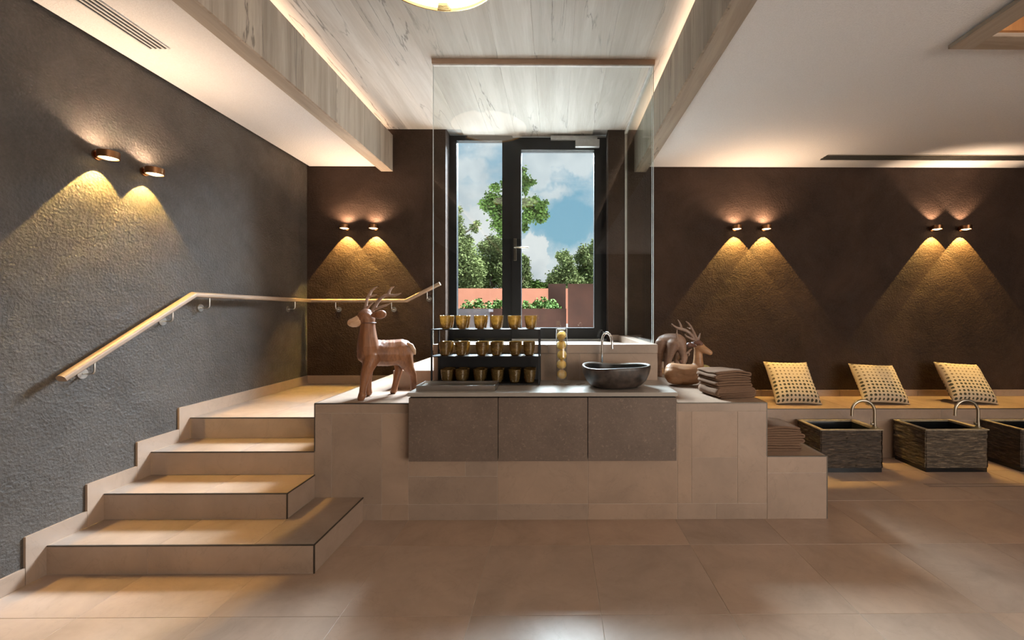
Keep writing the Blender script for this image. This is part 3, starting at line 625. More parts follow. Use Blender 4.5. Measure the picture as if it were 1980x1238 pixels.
# ------------------------------------------------------------------ washstand
cx = [P(789.5, 820, 2.92).x, P(963, 820, 2.92).x, P(1136.5, 820, 2.92).x, P(1309, 820, 2.92).x]
for i, wd in enumerate(('under the steel tray', 'under the rack and fruit vase', 'under the stone washbasin')):
    t = empty('vanity_cabinet', 'brown stone-look wall cabinet front %s' % wd, 'cabinet', ((cx[i]+cx[i+1])/2, 2.95, 0.436), 'washstand cabinets')
    bx('body', 'black', t, cx[i]+0.004, cx[i+1]-0.004, 2.94, 2.9985, 0.440, 0.868)
    bx('door', 'cab', t, cx[i]+0.0025, cx[i+1]-0.0025, 2.92, 2.939, 0.436, 0.866, 0.001)
wt = empty('worktop', 'brown stone worktop carrying tray, rack, vase and washbasin', 'worktop', (0, 3.1, 0.875))
bx('slab', 'top', wt, cx[0]-0.003, cx[3]+0.003, 2.912, KY+0.009, 0.876, 0.903, 0.0015); bx('support', 'cab', wt, cx[0]+0.003, cx[3]-0.003, 2.999, KY+0.009, PZ+0.001, 0.8755)
TZ = 0.903
# steel tray
tr = empty('steel_tray', 'shallow stainless steel tray at the left end of the worktop', 'tray', (-0.69, 3.07, TZ))
tx0, tx1, ty0, ty1, tz = P(805, 755, 2.97).x, P(957, 755, 2.97).x, 2.965, 3.175, TZ+0.036
m = MB()
def ringbox(m, x0, x1, y0, y1, z0, z1, t):
    m.box(x0, x1, y0, y0+t, z0, z1); m.box(x0, x1, y1-t, y1, z0, z1); m.box(x0, x0+t, y0+t, y1-t, z0, z1); m.box(x1-t, x1, y0+t, y1-t, z0, z1)
m.box(tx0+0.003, tx1-0.003, ty0+0.003, ty1-0.003, TZ+0.0005, TZ+0.026); m.build('tray_floor', 'steel', tr, loc=-tr.location)
m = MB(); ringbox(m, tx0, tx1, ty0, ty1, TZ+0.0005, tz, 0.003); m.build('side_wall', 'steel', tr, loc=-tr.location)
m = MB(); ringbox(m, tx0-0.001, tx1+0.001, ty0-0.001, ty1+0.001, tz, tz+0.003, 0.012); m.build('rim', 'steel', tr, loc=-tr.location)
# rack
rk = empty('cup_rack', 'black metal three-tier rack holding amber tumblers', 'rack', (-0.52, 3.32, TZ))
rx0, rx1, ry0, ry1 = P(833, 700, 3.22).x, P(1044, 700, 3.22).x, 3.215, 3.425
zs = [TZ+0.010, P(940, 689, 3.22).z, P(940, 637, 3.22).z]
for x in (rx0, rx1-0.012):
    for y in (ry0, ry1-0.012): bx('post', 'black', rk, x, x+0.012, y, y+0.012, TZ+0.0005, zs[2])
for z in zs: bx('shelf', 'black', rk, rx0+0.0121, rx1-0.0121, ry0+0.0, ry1, z-0.006, z)
for z in zs:
    for x in (rx0, rx1-0.012): bx('side_rail', 'black', rk, x+0.001, x+0.011, ry0+0.0121, ry1-0.0121, z-0.008, z+0.0005)
bx('back_panel', 'black', rk, rx0+0.0121, rx1-0.0121, ry1-0.005, ry1-0.001, zs[0]+0.001, zs[1]-0.007)
# tumblers
prof = [(0.0, 0.003), (0.027, 0.003), (0.031, 0.006)]
hgt = 0.096
for i in range(9):
    t = i/8; r = 0.033+0.0105*math.sin(t*PI/2)
    z = 0.010+t*(hgt-0.013)
    prof += [(r-0.0014, z), (r+0.0014, z+0.0030), (r+0.0014, z+0.0062)]
prof += [(0.0445, hgt), (0.0415, hgt), (0.040, 0.05), (0.030, 0.012), (0.0, 0.010)]
base = MB().lathe(prof, n=28); cupme = base.mesh('tumbler'); cupme.materials.append(MAT['amber'])
for p in cupme.polygons: p.use_smooth = True
cpx = [[862, 893, 928, 960, 993.5, 1026], [860.5, 891.5, 931.5, 960, 996, 1023], [864, 892, 927, 961, 995, 1024]]
ordn = ['first', 'second', 'third', 'fourth', 'fifth', 'sixth']; tiers = ['bottom', 'middle', 'top']
for r in range(3):
    tier = 2-r
    for i, px in enumerate(cpx[r]):
        for row, y in ((0, ry0+0.055), (1, ry0+0.152)):
            x = P(px, 650, ry0+0.055).x+(random.uniform(-0.006, 0.006) if row else 0)
            o = bpy.data.objects.new('tumbler', cupme); COL.objects.link(o); o.scale = (1.06, 1.06, 1.03); o.location = (x, y, zs[tier]+0.0006); o.rotation_euler = (0, 0, random.uniform(0, 6))
            tag(o, 'amber tumbler, %s rack tier, %s row, %s from the left' % (tiers[tier], 'back' if row else 'front', ordn[i]), 'glass', 'amber tumblers on the rack')
# vase with fruit
vp = P(1086, 740, 3.27); vp.z = TZ
va = empty('cylinder_vase', 'tall clear glass footed cylinder filled with yellow fruit', 'vase', vp)
MB().lathe([(0.0, 0.001), (0.068, 0.001), (0.070, 0.004), (0.05, 0.010), (0.020, 0.018), (0.014, 0.024), (0.0, 0.024)], n=40).build('foot', 'vase', va, True)
MB().lathe([(0.0, 0.024), (0.020, 0.024), (0.038, 0.030), (0.044, 0.040), (0.0435, 0.418), (0.0415, 0.420), (0.0415, 0.045), (0.034, 0.034), (0.0, 0.032)], n=40).build('cylinder', 'vase', va, True)
fm = bpy.data.meshes.new('fruit'); bm = bmesh.new(); bmesh.ops.create_uvsphere(bm, u_segments=24, v_segments=16, radius=0.037)
for v in bm.verts:
    d = math.hypot(v.co.x, v.co.y); v.co.z *= 0.97; v.co.z -= 0.008*math.exp(-(d/0.010)**2)*(1 if v.co.z > 0 else -1)
bm.to_mesh(fm); bm.free(); fm.materials.append(MAT['fruit'])
for p in fm.polygons: p.use_smooth = True
for i in range(5):
    o = bpy.data.objects.new('fruit', fm); COL.objects.link(o); rr = random.Random(i)
    o.location = (vp.x+rr.uniform(-0.003, 0.003), vp.y+rr.uniform(-0.003, 0.003), TZ+0.074+i*0.0735); o.rotation_euler = (rr.uniform(-1.4, 1.4), rr.uniform(-1, 1), rr.uniform(0, 6))
    tag(o, 'round yellow fruit in the glass cylinder, %s from the bottom' % ordn[i], 'fruit', 'fruit in the vase')
    MB().tube([(0, 0, 0.024), (0.001, 0, 0.034)], 0.0022, 6).build('stem', 'fruitstem', o)
# washbasin
wb = empty('stone_washbasin', 'dark natural stone vessel washbasin on the worktop', 'washbasin', (P(1190, 740, 3.15).x, 3.15, TZ))
def vessel(prof, n=64, wob=True):
    vs = []; fs = []
    for (r, z, k) in prof:
        for i in range(n):
            a = 2*PI*i/n
            q = 1+0.035*math.sin(2*a+0.6)*k+0.03*math.sin(3*a+2.0)*k+0.012*math.sin(5*a)*k
            vs.append((r*0.247*q*math.cos(a), r*0.200*q*math.sin(a), z+k*(0.006*math.sin(2*a+2.2)+0.004*math.sin(3*a))*(z/0.15)))
    for j in range(len(prof)-1):
        for i in range(n): fs.append((j*n+i, j*n+(i+1) % n, (j+1)*n+(i+1) % n, (j+1)*n+i))
    return vs, fs
vs, fs = vessel([(0.45, 0.001, .6), (0.62, 0.002, .7), (0.74, 0.016, .8), (0.88, 0.05, 1), (0.96, 0.095, 1), (1.0, 0.135, 1), (1.0, 0.150, 1), (0.985, 0.156, 1)])
m = MB(); m.add(vs, fs+[tuple(range(63, -1, -1))]); m.build('outer_shell', 'sink', wb, True)
vs, fs = vessel([(0.985, 0.156, 1), (0.96, 0.158, 1), (0.925, 0.155, 1), (0.91, 0.148, 1)]); MB().add(vs, fs).build('rim', 'sinkrim', wb, True)
vs, fs = vessel([(0.91, 0.148, 1), (0.87, 0.11, 1), (0.78, 0.06, 1), (0.55, 0.032, .8), (0.2, 0.026, .5)]); m = MB(); m.add(vs, fs+[tuple(range(4*64, 5*64))]); m.build('inner_bowl', 'sinkin', wb, True)
MB().lathe([(0, 0.034), (0.028, 0.034), (0.030, 0.028)], n=24).build('drain', 'chrome', wb, True)
def gooseneck(name, label, base, height, reach, direction, r, mat, lever):
    t = empty(name, label, 'tap', base)
    d = Vector(direction).normalized(); R = reach/2
    pts = [Vector((0, 0, 0.02)), Vector((0, 0, (height-R)*0.5)), Vector((0, 0, height-R))]
    for k in range(1, 17):
        a = PI*k/16; pts.append(d*(R-R*math.cos(a))+Vector((0, 0, height-R+R*math.sin(a))))
    pts.append(pts[-1]-Vector((0, 0, 0.035)))
    sp_ = MB().tube(pts, r, 16).build('spout', mat, t, 'auto')
    MB().lathe([(0, 0.0005), (r*1.9, 0.0005), (r*1.9, 0.008), (r*1.25, 0.010), (r*1.25, 0.045), (0, 0.045)], n=24).build('base', mat, t, 'auto')
    MB().lathe([(r*1.05, 0), (r*1.15, 0), (r*1.15, -0.012), (r*0.8, -0.012)], c=tuple(pts[-1]+Vector((0, 0, 0.004))), n=16).build('aerator', mat, sp_, 'auto')
    l = Vector(lever); s = l.normalized()
    MB().tube([Vector((0, 0, 0.032)), s*0.032+Vector((0, 0, 0.032))], r*0.8, 12).tube([s*0.030+Vector((0, 0, 0.026)), s*0.030+Vector((0, 0, 0.026+l.length))], 0.0035, 10).build('lever', mat, t, 'auto')
    return t
tp = P(1164, 700, 3.385); tp.z = TZ
gooseneck('basin_tap', 'tall chrome gooseneck tap behind the stone washbasin', tp, P(1170, 643, 3.37).z-TZ, 0.15, (0.45, -1, 0), 0.010, 'chrome', (-0.07, 0, 0))

# ------------------------------------------------------------------ wall lamps
def wall_lamp(label, pos, nrm, pw=115.0, upw=15.0, upsize=150, upblend=0.7):
    n = Vector(nrm); t = empty('wall_lamp', label, 'lamp', pos, 'up-down wall lamps')
    c = n*0.074; side = Vector((0, 0, 1)).cross(n)
    def disc(p, r, h, ax): return [p-ax*h/2, p+ax*h/2]
    MB().tube([n*0.0005, n*0.012], 0.030, 24).build('wall_plate', 'copper', t, 'auto')
    MB().tube([n*0.011, n*0.026], 0.013, 16).build('arm', 'copper', t, 'auto')
    hd_ = MB().lathe([(0.052, -0.021), (0.052, 0.021), (0.047, 0.021), (0.047, -0.021)], c=tuple(c), n=40, close=True).build('head', 'copper', t, 'auto')
    MB().lathe([(0.0, -0.029), (0.018, -0.0275), (0.034, -0.022), (0.046, -0.015), (0.0, -0.014)], c=tuple(c), n=32).build('lower_lens', 'lens', hd_, 'auto')
    MB().lathe([(0.0, 0.026), (0.018, 0.025), (0.034, 0.021), (0.046, 0.015), (0.0, 0.014)], c=tuple(c), n=32).build('upper_lens', 'lensup', hd_, 'auto')
    for nm, dz, e, col, size, bl in (('down_light', -0.032, pw, (1.0, 0.645, 0.18), 77, 0.08), ('up_light', 0.030, upw, (1.0, 0.70, 0.46), upsize, upblend)):
        l = bpy.data.lights.new(nm, 'SPOT'); l.energy = e; l.color = col; l.spot_size = math.radians(size); l.spot_blend = bl; l.shadow_soft_size = 0.004
        lo = bpy.data.objects.new(nm, l); COL.objects.link(lo); lo.parent = t; lo.location = c+Vector((0, 0, dz))
        lo.rotation_euler = (-n*math.sin(math.radians(9))+Vector((0, 0, -math.cos(math.radians(9))))).to_track_quat('-Z', 'Y').to_euler() if dz < 0 else (PI, 0, 0)
    return t
for px, lab in ((217, 'copper up-down wall lamp on the left wall, nearer one'), (305, 'copper up-down wall lamp on the left wall, one nearer the corner')):
    y = (2.81-0.074)*FPX/(1073-px)
    wall_lamp(lab, (XL, y, 2.41), (1, 0, 0), 78.0, 17.0)
for px, lab, sz, bl in ((666, 'up-down wall lamp above the landing rail, left of the pair', 150, .7), (722, 'up-down wall lamp above the landing rail, right of the pair', 150, .7),
    (1425, 'up-down wall lamp in the pair nearer the glass screen, left one', 150, .7), (1482, 'up-down wall lamp in the pair nearer the glass screen, right one', 150, .7),
    (1812, 'up-down wall lamp in the far right pair, left one', 96, .5), (1868, 'up-down wall lamp in the far right pair, right one', 96, .5)):
    p = P(px, 437, YB-0.074); wall_lamp(lab, (p.x, YB, 2.41), (0, -1, 0), upsize=sz, upblend=bl, upw=20.0 if sz > 100 else 30.0)

# ring lamp under the wooden ceiling
PR = 0.41; pc = Vector((P(832, 10, 2.45).x, 2.45, 3.445))
pd = empty('ceiling_lamp', 'round brass ring ceiling lamp with glowing diffuser at the top picture edge', 'lamp', pc)
MB().lathe([(PR, -0.004), (PR, 0.05), (PR-0.008, 0.05), (PR-0.008, -0.004)], n=80, close=True).build('ring', 'gold', pd, 'auto')
MB().lathe([(0.0, 0.012), (PR-0.009, 0.012), (PR-0.009, 0.018), (0.0, 0.018)], n=80).build('diffuser', 'ring', pd, 'auto')
MB().lathe([(0.0, 0.019), (PR-0.009, 0.019), (PR-0.009, 0.045), (0.0, 0.05)], n=80).build('housing', 'gold', pd, 'auto')
MB().lathe([(0.0, 0.048), (0.09, 0.048), (0.09, ZW-pc.z), (0.0, ZW-pc.z)], n=32).build('ceiling_mount', 'gold', pd, 'auto')
for k in range(3):
    a = PI/2+0.06+k*2*PI/3; d = Vector((math.cos(a), math.sin(a), 0)); s = Vector((-d.y, d.x, 0)); up = Vector((0, 0, 1)); q = PR-0.009
    MB().add([d*q+s*0.045-up*0.002, d*q-s*0.045-up*0.002, d*(q-0.05)-s*0.028-up*0.002, d*(q-0.05)+s*0.028-up*0.002,
              d*q+s*0.045+up*0.012, d*q-s*0.045+up*0.012, d*(q-0.05)-s*0.028+up*0.012, d*(q-0.05)+s*0.028+up*0.012],
             [(0,1,2,3),(4,5,6,7),(0,1,5,4),(1,2,6,5),(2,3,7,6),(3,0,4,7)]).build('clip', 'gold', pd)

# ------------------------------------------------------------------ handrail
hr = empty('handrail', 'rounded wooden handrail climbing the left wall and crossing the back wall', 'handrail', (XL+0.07, 3.3, 1.58))
hx = XL+0.075; hy = YB-0.075
Z1 = 1.578
pA = P(124, 732, 2.41); pA = Vector((hx, 2.405, 1.075)); pB = Vector((hx, 3.275, Z1)); pC = Vector((hx, hy, Z1)); pD_ = Vector((P(785, 582, hy).x, hy, Z1)); pE = P(851, 549, hy); pE.y = hy
path = [pA, pB, pC, pD_, pE]
rp = []
for k in range(15):
    a = PI*k/14; rp.append((0.027*math.cos(a), 0.004+0.019*math.sin(a)))
rp += [(-0.027, -0.010), (-0.021, -0.016), (0.021, -0.016), (0.027, -0.010)]
def railseg(a, b, ca, cb):
    t = (b-a).normalized(); side = t.cross(Vector((0, 0, 1))).normalized(); up = side.cross(t).normalized()
    n0 = ca if ca is not None else t; n1 = cb if cb is not None else t
    m = MB(); vs = []; 
    for p, nn in ((a, n0), (b, n1)):
        for q in rp:
            w_ = p+side*q[0]+up*q[1]; s = -(w_-p).dot(nn)/t.dot(nn); vs.append(w_+t*s-hr.location)
    k = len(rp); fs = [(i, (i+1) % k, k+(i+1) % k, k+i) for i in range(k)]+[tuple(range(k)), tuple(range(2*k-1, k-1, -1))]
    m.add(vs, fs); return m.build('rail_section', 'rail', hr, 'auto')
def miter(i):
    if i in (0, len(path)-1): return None
    return ((path[i]-path[i-1]).normalized()+(path[i+1]-path[i]).normalized()).normalized()
for i in range(4): railseg(path[i], path[i+1], miter(i), miter(i+1))
def bracket(q, nrm):                       # q: point on the rail centre line
    n = Vector(nrm); wpt = q-n*0.075; zw = q.z-0.095
    w0 = Vector((wpt.x, wpt.y, zw))
    b = MB().tube([w0+n*0.0005-hr.location, w0+n*0.006-hr.location], 0.030, 28).build('rosette', 'steel', hr, 'auto')
    pts = smoothed([w0+n*0.005, w0+n*0.045, w0+n*0.068+Vector((0, 0, 0.006)), w0+n*0.075+Vector((0, 0, 0.03)), q-Vector((0, 0, 0.014))], 5)
    under(MB().tube([p-hr.location for p in pts], 0.0055, 10).build('bracket_arm', 'steel', hr, True), b)
for f in (0.20, 0.80): bracket(pA.lerp(pB, f), (1, 0, 0))
for yy in (3.43, 4.55): bracket(Vector((hx, yy, Z1)), (1, 0, 0))
for px in (649, 757): bracket(Vector((P(px, 590, hy).x, hy, Z1)), (0, -1, 0))
bracket(pD_.lerp(pE, 0.62), (0, -1, 0))

# ------------------------------------------------------------------ carved deer
def deer_points(d0, ox, oy, s):
    def f(cx_, cy_, dd=0.0): return P(ox+cx_/s, oy+cy_/s, d0+dd)
    return f
def chain(f, lst, d0):
    k = d0/FPX
    return [(f(a, b, dd), r*k) for (a, b, r, dd) in lst]
# standing deer
d0 = 3.26
S = empty('standing_deer', 'reddish carved wooden deer standing on the platform left of the worktop', 'sculpture', (P(740, 765, d0).x, d0, PZ))
f = deer_points(d0, 660, 540, 4.95)
k = d0/FPX
def hoofz(v): return Vector((v.x, v.y, PZ+0.012))
body = [
 [(305, 695, 24, -.03), (360, 706, 26, 0), (440, 708, 26, .03), (530, 702, 26, .06), (575, 692, 25, .07)],
 [(262, 690, 21, -.07), (258, 640, 20, -.08), (252, 560, 17, -.09), (250, 470, 14.5, -.09), (250, 400, 13.5, -.09)],
 [(230, 730, 15, -.08), (262, 700, 20, -.06), (330, 720, 22, -.02)],
 [(250, 385, 14, -.09), (225, 355, 13, -.10), (195, 385, 10.5, -.11)], [(240, 335, 11, -.09), (215, 315, 6, -.1)],
 [(292, 760, 15.5, -.09), (264, 830, 12, -.12), (234, 910, 9.5, -.13), (215, 1000, 7.0, -.14), (203, 1080, 6.2, -.14), (198, 1112, 6.6, -.145)],
 [(200, 1112, 7.5, -.145), (188, 1140, 6.6, -.15)],
 [(262, 790, 13, -.02), (258, 880, 9, -.01), (257, 960, 6.5, 0), (262, 1050, 5.6, .0), (264, 1085, 6.5, 0)],
 [(560, 745, 14, .16), (552, 830, 9.5, .14), (548, 890, 7.5, .13), (528, 960, 6.5, .11), (512, 1030, 6.0, .10), (503, 1065, 6.8, .10)],
 [(585, 720, 20, .05), (610, 780, 15.5, .07), (645, 850, 10.5, .10), (683, 910, 7.2, .14), (694, 980, 6.2, .15), (690, 1045, 6.6, .16)],
]
ch = [chain(f, c, d0) for c in body]
blob('body', ch, 0.0055, 'deer', S, 6)
for (a, b, dd, nm) in ((192, 1142, -.145, 1), (262, 1108, 0, 1), (497, 1088, .10, 1), (688, 1068, .16, 1)):
    p = f(a, b, dd); p0 = Vector((p.x, p.y, PZ+0.014)); blob('hoof', [[(p0+Vector((-0.012, -0.004, -0.003)), 0.012), (p0+Vector((0.008, 0.0, 0)), 0.013)], [(p0+Vector((0.003, 0, 0.01)), 0.014), (Vector((p.x+0.004, p.y, max(p.z, PZ+0.04))), 0.02)]], 0.004, 'deer', S, 3)
blob('muzzle', [chain(f, [(172, 395, 10.2, -.115), (140, 410, 9.8, -.12), (112, 418, 8.6, -.125), (98, 418, 7.6, -.125)], d0)], 0.004, 'deerlight', S, 4)
def antler(par, f, d0, chains, mat='antler'):
    blob('antler', [chain(f, c, d0) for c in chains], 0.0022, mat, par, 3, 1)
def curve_chain(pts): return pts
antler(S, f, d0, [[(228, 285, 3.6, -.06), (238, 240, 3.2, -.06), (246, 190, 3.2, -.06), (266, 155, 3.2, -.055), (288, 112, 2.6, -.05), (318, 86, 1.8, -.05), (342, 76, 0.9, -.05)],
                  [(264, 168, 2.6, -.06), (300, 160, 2.0, -.07), (336, 148, 0.9, -.08)], [(250, 272, 2.8, -.06), (275, 246, 2.0, -.06), (302, 228, 0.9, -.06)]])
antler(S, f, d0, [[(300, 300, 3.8, -.12), (322, 262, 3.6, -.12), (345, 225, 3.3, -.12), (375, 185, 3.2, -.12), (412, 160, 3.2, -.12), (448, 150, 3.2, -.12), (462, 112, 2.6, -.12), (480, 85, 2.0, -.12), (506, 72, 0.9, -.12)],
                  [(448, 152, 2.8, -.12), (510, 156, 2.4, -.13), (545, 146, 1.8, -.14), (574, 133, 0.8, -.14)], [(325, 288, 2.8, -.12), (360, 272, 2.5, -.13), (420, 254, 2.2, -.14), (470, 230, 0.9, -.14)]])
blob('ear', [chain(f, [(300, 345, 3.6, -.12), (335, 342, 6.5, -.125), (370, 340, 8.4, -.13), (392, 335, 7.6, -.13)], d0)], 0.003, 'deer', S, 3)
blob('ear', [chain(f, [(240, 330, 3, -.05), (250, 322, 5, -.02), (258, 315, 5, 0.0)], d0)], 0.003, 'deer', S, 3)
blob('tail', [chain(f, [(640, 618, 3, .01), (668, 638, 4.8, .01), (690, 676, 4.6, .01), (703, 714, 2.2, .01)], d0)], 0.003, 'deerlight', S, 3)
blob('eye', [[(f(205, 350, -.145), 0.006)]], 0.0025, 'deerdark', S, 2)
rgp = f(258, 418, -.09)
MB().lathe([(13.6*k, -0.003), (14.2*k, 0.0), (13.6*k, 0.004)], c=tuple(rgp-S.location), n=32).build('throat_groove', 'deerdark', S, True)

# resting deer
d0 = 3.74
S = empty('resting_deer', 'tan carved wooden deer lying on the platform behind the towels', 'sculpture', (P(1325, 740, d0).x, d0, PZ))
f = deer_points(d0, 1260, 610, 8.25); k = d0/FPX
body = [
 [(335, 880, 15.5, .03), (420, 905, 17, .02), (520, 925, 18, 0), (620, 920, 17.5, -.01), (715, 905, 14.5, -.02)],
 [(330, 980, 13.5, .02), (440, 1000, 13.5, -.02), (560, 1010, 13, -.03), (680, 1010, 11.5, -.03)],
 [(322, 935, 15.5, .01), (330, 960, 14.5, .0)],
 [(310, 1010, 9.5, -.01), (340, 1035, 8, -.04), (450, 1052, 6.5, -.06)],
 [(735, 880, 13, -.01), (742, 800, 11, 0), (742, 700, 9, 0), (742, 600, 8.5, 0), (748, 530, 8.5, 0)],
 [(748, 520, 9.5, 0), (790, 520, 8.6, -.02), (850, 555, 7.2, -.04), (900, 580, 5.8, -.05), (932, 598, 5.0, -.055)],
 [(740, 440, 4, 0), (760, 470, 7, 0), (800, 500, 6.5, -.01)],
 [(690, 1000, 10, -.04), (740, 1010, 7, .04), (790, 1050, 6, .05)],
]
b = blob('body', [chain(f, c, d0) for c in body], 0.006, 'deer2', S, 6)
zm = min(v.co.z for v in b.data.vertices)
for v in b.data.vertices:
    if v.co.z < 0.0015: v.co.z = 0.0015
blob('crown', [chain(f, [(700, 432, 4.2, -.02), (742, 430, 5.6, -.02), (785, 458, 4.6, -.03)], d0)], 0.0035, 'deerdark', S, 3)
blob('ear', [chain(f, [(690, 488, 3, -.03), (640, 480, 4.6, -.05), (595, 475, 5.4, -.06)], d0)], 0.003, 'deerdark', S, 3)
blob('ear', [chain(f, [(700, 470, 3, .04), (672, 455, 4.2, .07), (650, 450, 4, .09)], d0)], 0.003, 'deerdark', S, 3)
antler(S, f, d0, [[(722, 395, 3, .02), (690, 310, 2.8, .03), (655, 235, 2.6, .04), (622, 172, 2.2, .04), (585, 125, 1.8, .04), (548, 95, 0.9, .04)], [(640, 215, 2.2, .04), (605, 212, 1.8, .05), (570, 195, 0.9, .06)], [(742, 395, 2.6, .02), (760, 345, 2, .02), (776, 288, 0.9, .02)]])
antler(S, f, d0, [[(695, 400, 3.4, -.03), (655, 335, 3.4, -.04), (605, 278, 3.4, -.05), (545, 240, 3.3, -.05), (475, 220, 3, -.05), (415, 205, 2.5, -.05), (365, 175, 1.9, -.05), (324, 136, 0.9, -.05)], [(480, 222, 2.5, -.05), (465, 160, 2.1, -.05), (445, 110, 1.6, -.05), (418, 70, 0.8, -.05)], [(660, 385, 2.8, -.04), (600, 358, 2.4, -.05), (555, 335, 1.9, -.06), (530, 303, 0.9, -.06)]])
blob('nose', [[(f(945, 585, -.06), 0.008), (f(950, 600, -.06), 0.007)]], 0.003, 'deerlight', S, 2)
blob('tail', [chain(f, [(245, 900, 3.0, .03), (232, 930, 3.2, .03), (228, 955, 1.4, .03)], d0)], 0.003, 'deerlight', S, 2)

# grazing deer
d0 = 4.2; f = deer_points(d0, 1260, 610, 8.25); k = d0/FPX
S = empty('grazing_deer', 'pale brown carved wooden deer grazing beside the kerb behind the resting deer', 'sculpture', (P(1297, 730, d0).x, d0, PZ))
body = [
 [(180, 420, 13, .06), (240, 405, 14.5, .04), (320, 405, 15, .01), (400, 410, 15, -.02), (440, 425, 13.5, -.03)],
 [(440, 430, 12, -.03), (470, 500, 10, -.05), (490, 570, 8.5, -.07), (505, 620, 7.5, -.09)],
 [(500, 615, 8, -.09), (520, 660, 7.2, -.11), (515, 720, 6, -.13), (505, 760, 4.8, -.14)],
]
chs = [chain(f, c, d0) for c in body]
def leg(pts):          # last point stands on the platform
    c = chain(f, pts, d0); p, r = c[-1]; c.append((Vector((p.x, p.y, PZ+0.012)), r*1.15)); chs.append(c)
leg([(340, 470, 12, -.05), (305, 600, 8, -.07), (275, 720, 5.5, -.08), (255, 860, 4.6, -.08)])
leg([(400, 470, 10, .05), (400, 600, 6, .07), (395, 800, 4.6, .08)])
leg([(150, 450, 12, .02), (125, 560, 8, .02), (130, 680, 5.5, .04), (125, 850, 4.6, .04)])
leg([(200, 470, 11, .12), (215, 580, 7, .14), (232, 680, 5, .15), (230, 850, 4.6, .15)])
blob('body', chs, 0.0065, 'deer3', S, 6)
antler(S, f, d0, [[(468, 605, 2.4, -.08), (450, 540, 2.2, -.08), (425, 440, 2.0, -.08), (402, 330, 1.8, -.08), (403, 275, 1.5, -.08), (406, 228, 0.8, -.08)], [(405, 320, 1.5, -.08), (385, 290, 0.8, -.08)]])
antler(S, f, d0, [[(545, 620, 2.4, -.12), (585, 585, 2.2, -.12), (620, 550, 1.9, -.13), (645, 535, 0.9, -.13)], [(590, 590, 1.9, -.12), (600, 620, 1.6, -.12), (590, 650, 0.8, -.12)]])
blob('ear', [chain(f, [(440, 640, 2.4, -.06), (425, 690, 3.6, -.05), (430, 720, 2.2, -.05)], d0)], 0.003, 'deerlight', S, 2)
blob('muzzle', [chain(f, [(470, 735, 3.6, -.14), (468, 748, 3.2, -.145)], d0)], 0.003, 'deerdark', S, 2)
blob('tail', [chain(f, [(110, 400, 2.2, .08), (98, 440, 3, .085), (96, 480, 1.4, .085)], d0)], 0.003, 'deerlight', S, 2)

# ------------------------------------------------------------------ towels
def towel(label, loc, rotz, w_, dep, layers, pitch, t, seed, group, sag=0.0, roll=False):
    rr = random.Random(seed); o_pts = []
    zc = t/2+0.0008
    if roll:                                   # rolled-over towel: flat spiral
        half, lay = w_/2, layers
        o = []
        for j in range(lay):
            r = (lay-j)*pitch*0.5
            L = half-r
            o += [Vector((-L, 0, -r)), Vector((L, 0, -r))]+[Vector((L+r*math.sin(a), 0, -r*math.cos(a))) for a in [PI*q/8 for q in range(1, 8)]]
            r2 = r-pitch*0.25
            o += [Vector((L, 0, r2)), Vector((-L, 0, r2))]+[Vector((-L-r2*math.sin(a), 0, r2*math.cos(a))) for a in [PI*q/8 for q in range(1, 8)]]
        zc0 = lay*pitch*0.5+t/2+0.0008
        path = [Vector((p.x+half, 0, p.z+zc0)) for p in o]
    else:
        path = []
        for j in range(layers):
            z = zc+j*pitch; e0 = rr.uniform(0, 0.012); e1 = rr.uniform(0, 0.012)
            xs_ = [pitch/2+e0+(w_-pitch-e0-e1)*q/10 for q in range(11)]
            if j % 2: xs_.reverse()
            path += [Vector((x, 0, z)) for x in xs_]
            if j < layers-1:
                s = 1 if j % 2 == 0 else -1
                path += [Vector((xs_[-1]+s*pitch/2*math.sin(a), 0, z+pitch/2-pitch/2*math.cos(a))) for a in [PI*q/6 for q in range(1, 6)]]
    n = len(path); nd_ = 9; vs = []; fs = []
    left = []; right = []
    for i, p in enumerate(path):
        tg = (path[min(i+1, n-1)]-path[max(i-1, 0)]).normalized(); nn = Vector((-tg.z, 0, tg.x))
        left.append(p+nn*t/2); right.append(p-nn*t/2)
    ring = left+right[::-1]; m_ = len(ring)
    for j in range(nd_):
        v = j/(nd_-1)
        for q in ring:
            wv_ = noise.noise(Vector((q.x*9+seed, v*3, q.z*3)))*0.004*(q.z/0.03)
            edge = 0.004*noise.noise(Vector((q.x*20, q.z*60, seed+j*0.1)))
            sg = -sag*((q.x/w_-0.5)*2)**2*min(1, q.z/0.03) if sag else 0
            vs.append((q.x, v*dep+(edge if j in (0, nd_-1) else 0), max(0.0006, q.z+wv_+sg)))
    for j in range(nd_-1):
        for i in range(m_): fs.append((j*m_+i, j*m_+(i+1) % m_, (j+1)*m_+(i+1) % m_, (j+1)*m_+i))
    for base_, flip in ((0, False), ((nd_-1)*m_, True)):
        for i in range(n-1):
            q = (base_+i, base_+i+1, base_+m_-2-i, base_+m_-1-i); fs.append(q[::-1] if flip else q)
    o = MB().add(vs, fs).build('folded_towel', 'towel', None, True); o.location = loc; o.rotation_euler = (0, 0, rotz)
    return tag(o, label, 'towel', group)
b0 = P(1385, 770, 3.14)
tl = b0.x
rz = math.radians(12)
z = PZ+0.0006
for i, (lab, lay, pit, roll, w_) in enumerate((('brown folded towel at the bottom of the stack on the platform', 3, 0.022, True, 0.315), ('brown folded towel, second from the bottom of the stack on the platform', 3, 0.0195, False, 0.30),
      ('brown folded towel on top of the stack on the platform', 4, 0.0185, False, 0.30))):
    towel(lab, (tl+(0.0, -0.004, -0.012)[i], 3.12+0.006*i, z), rz, w_, 0.26, lay, pit, 0.0135, 11+i, 'towels stacked on the platform', sag=(0, 0.004, 0.012)[i], roll=roll)
    z += (0.0735, 0.0565, 0.07)[i]
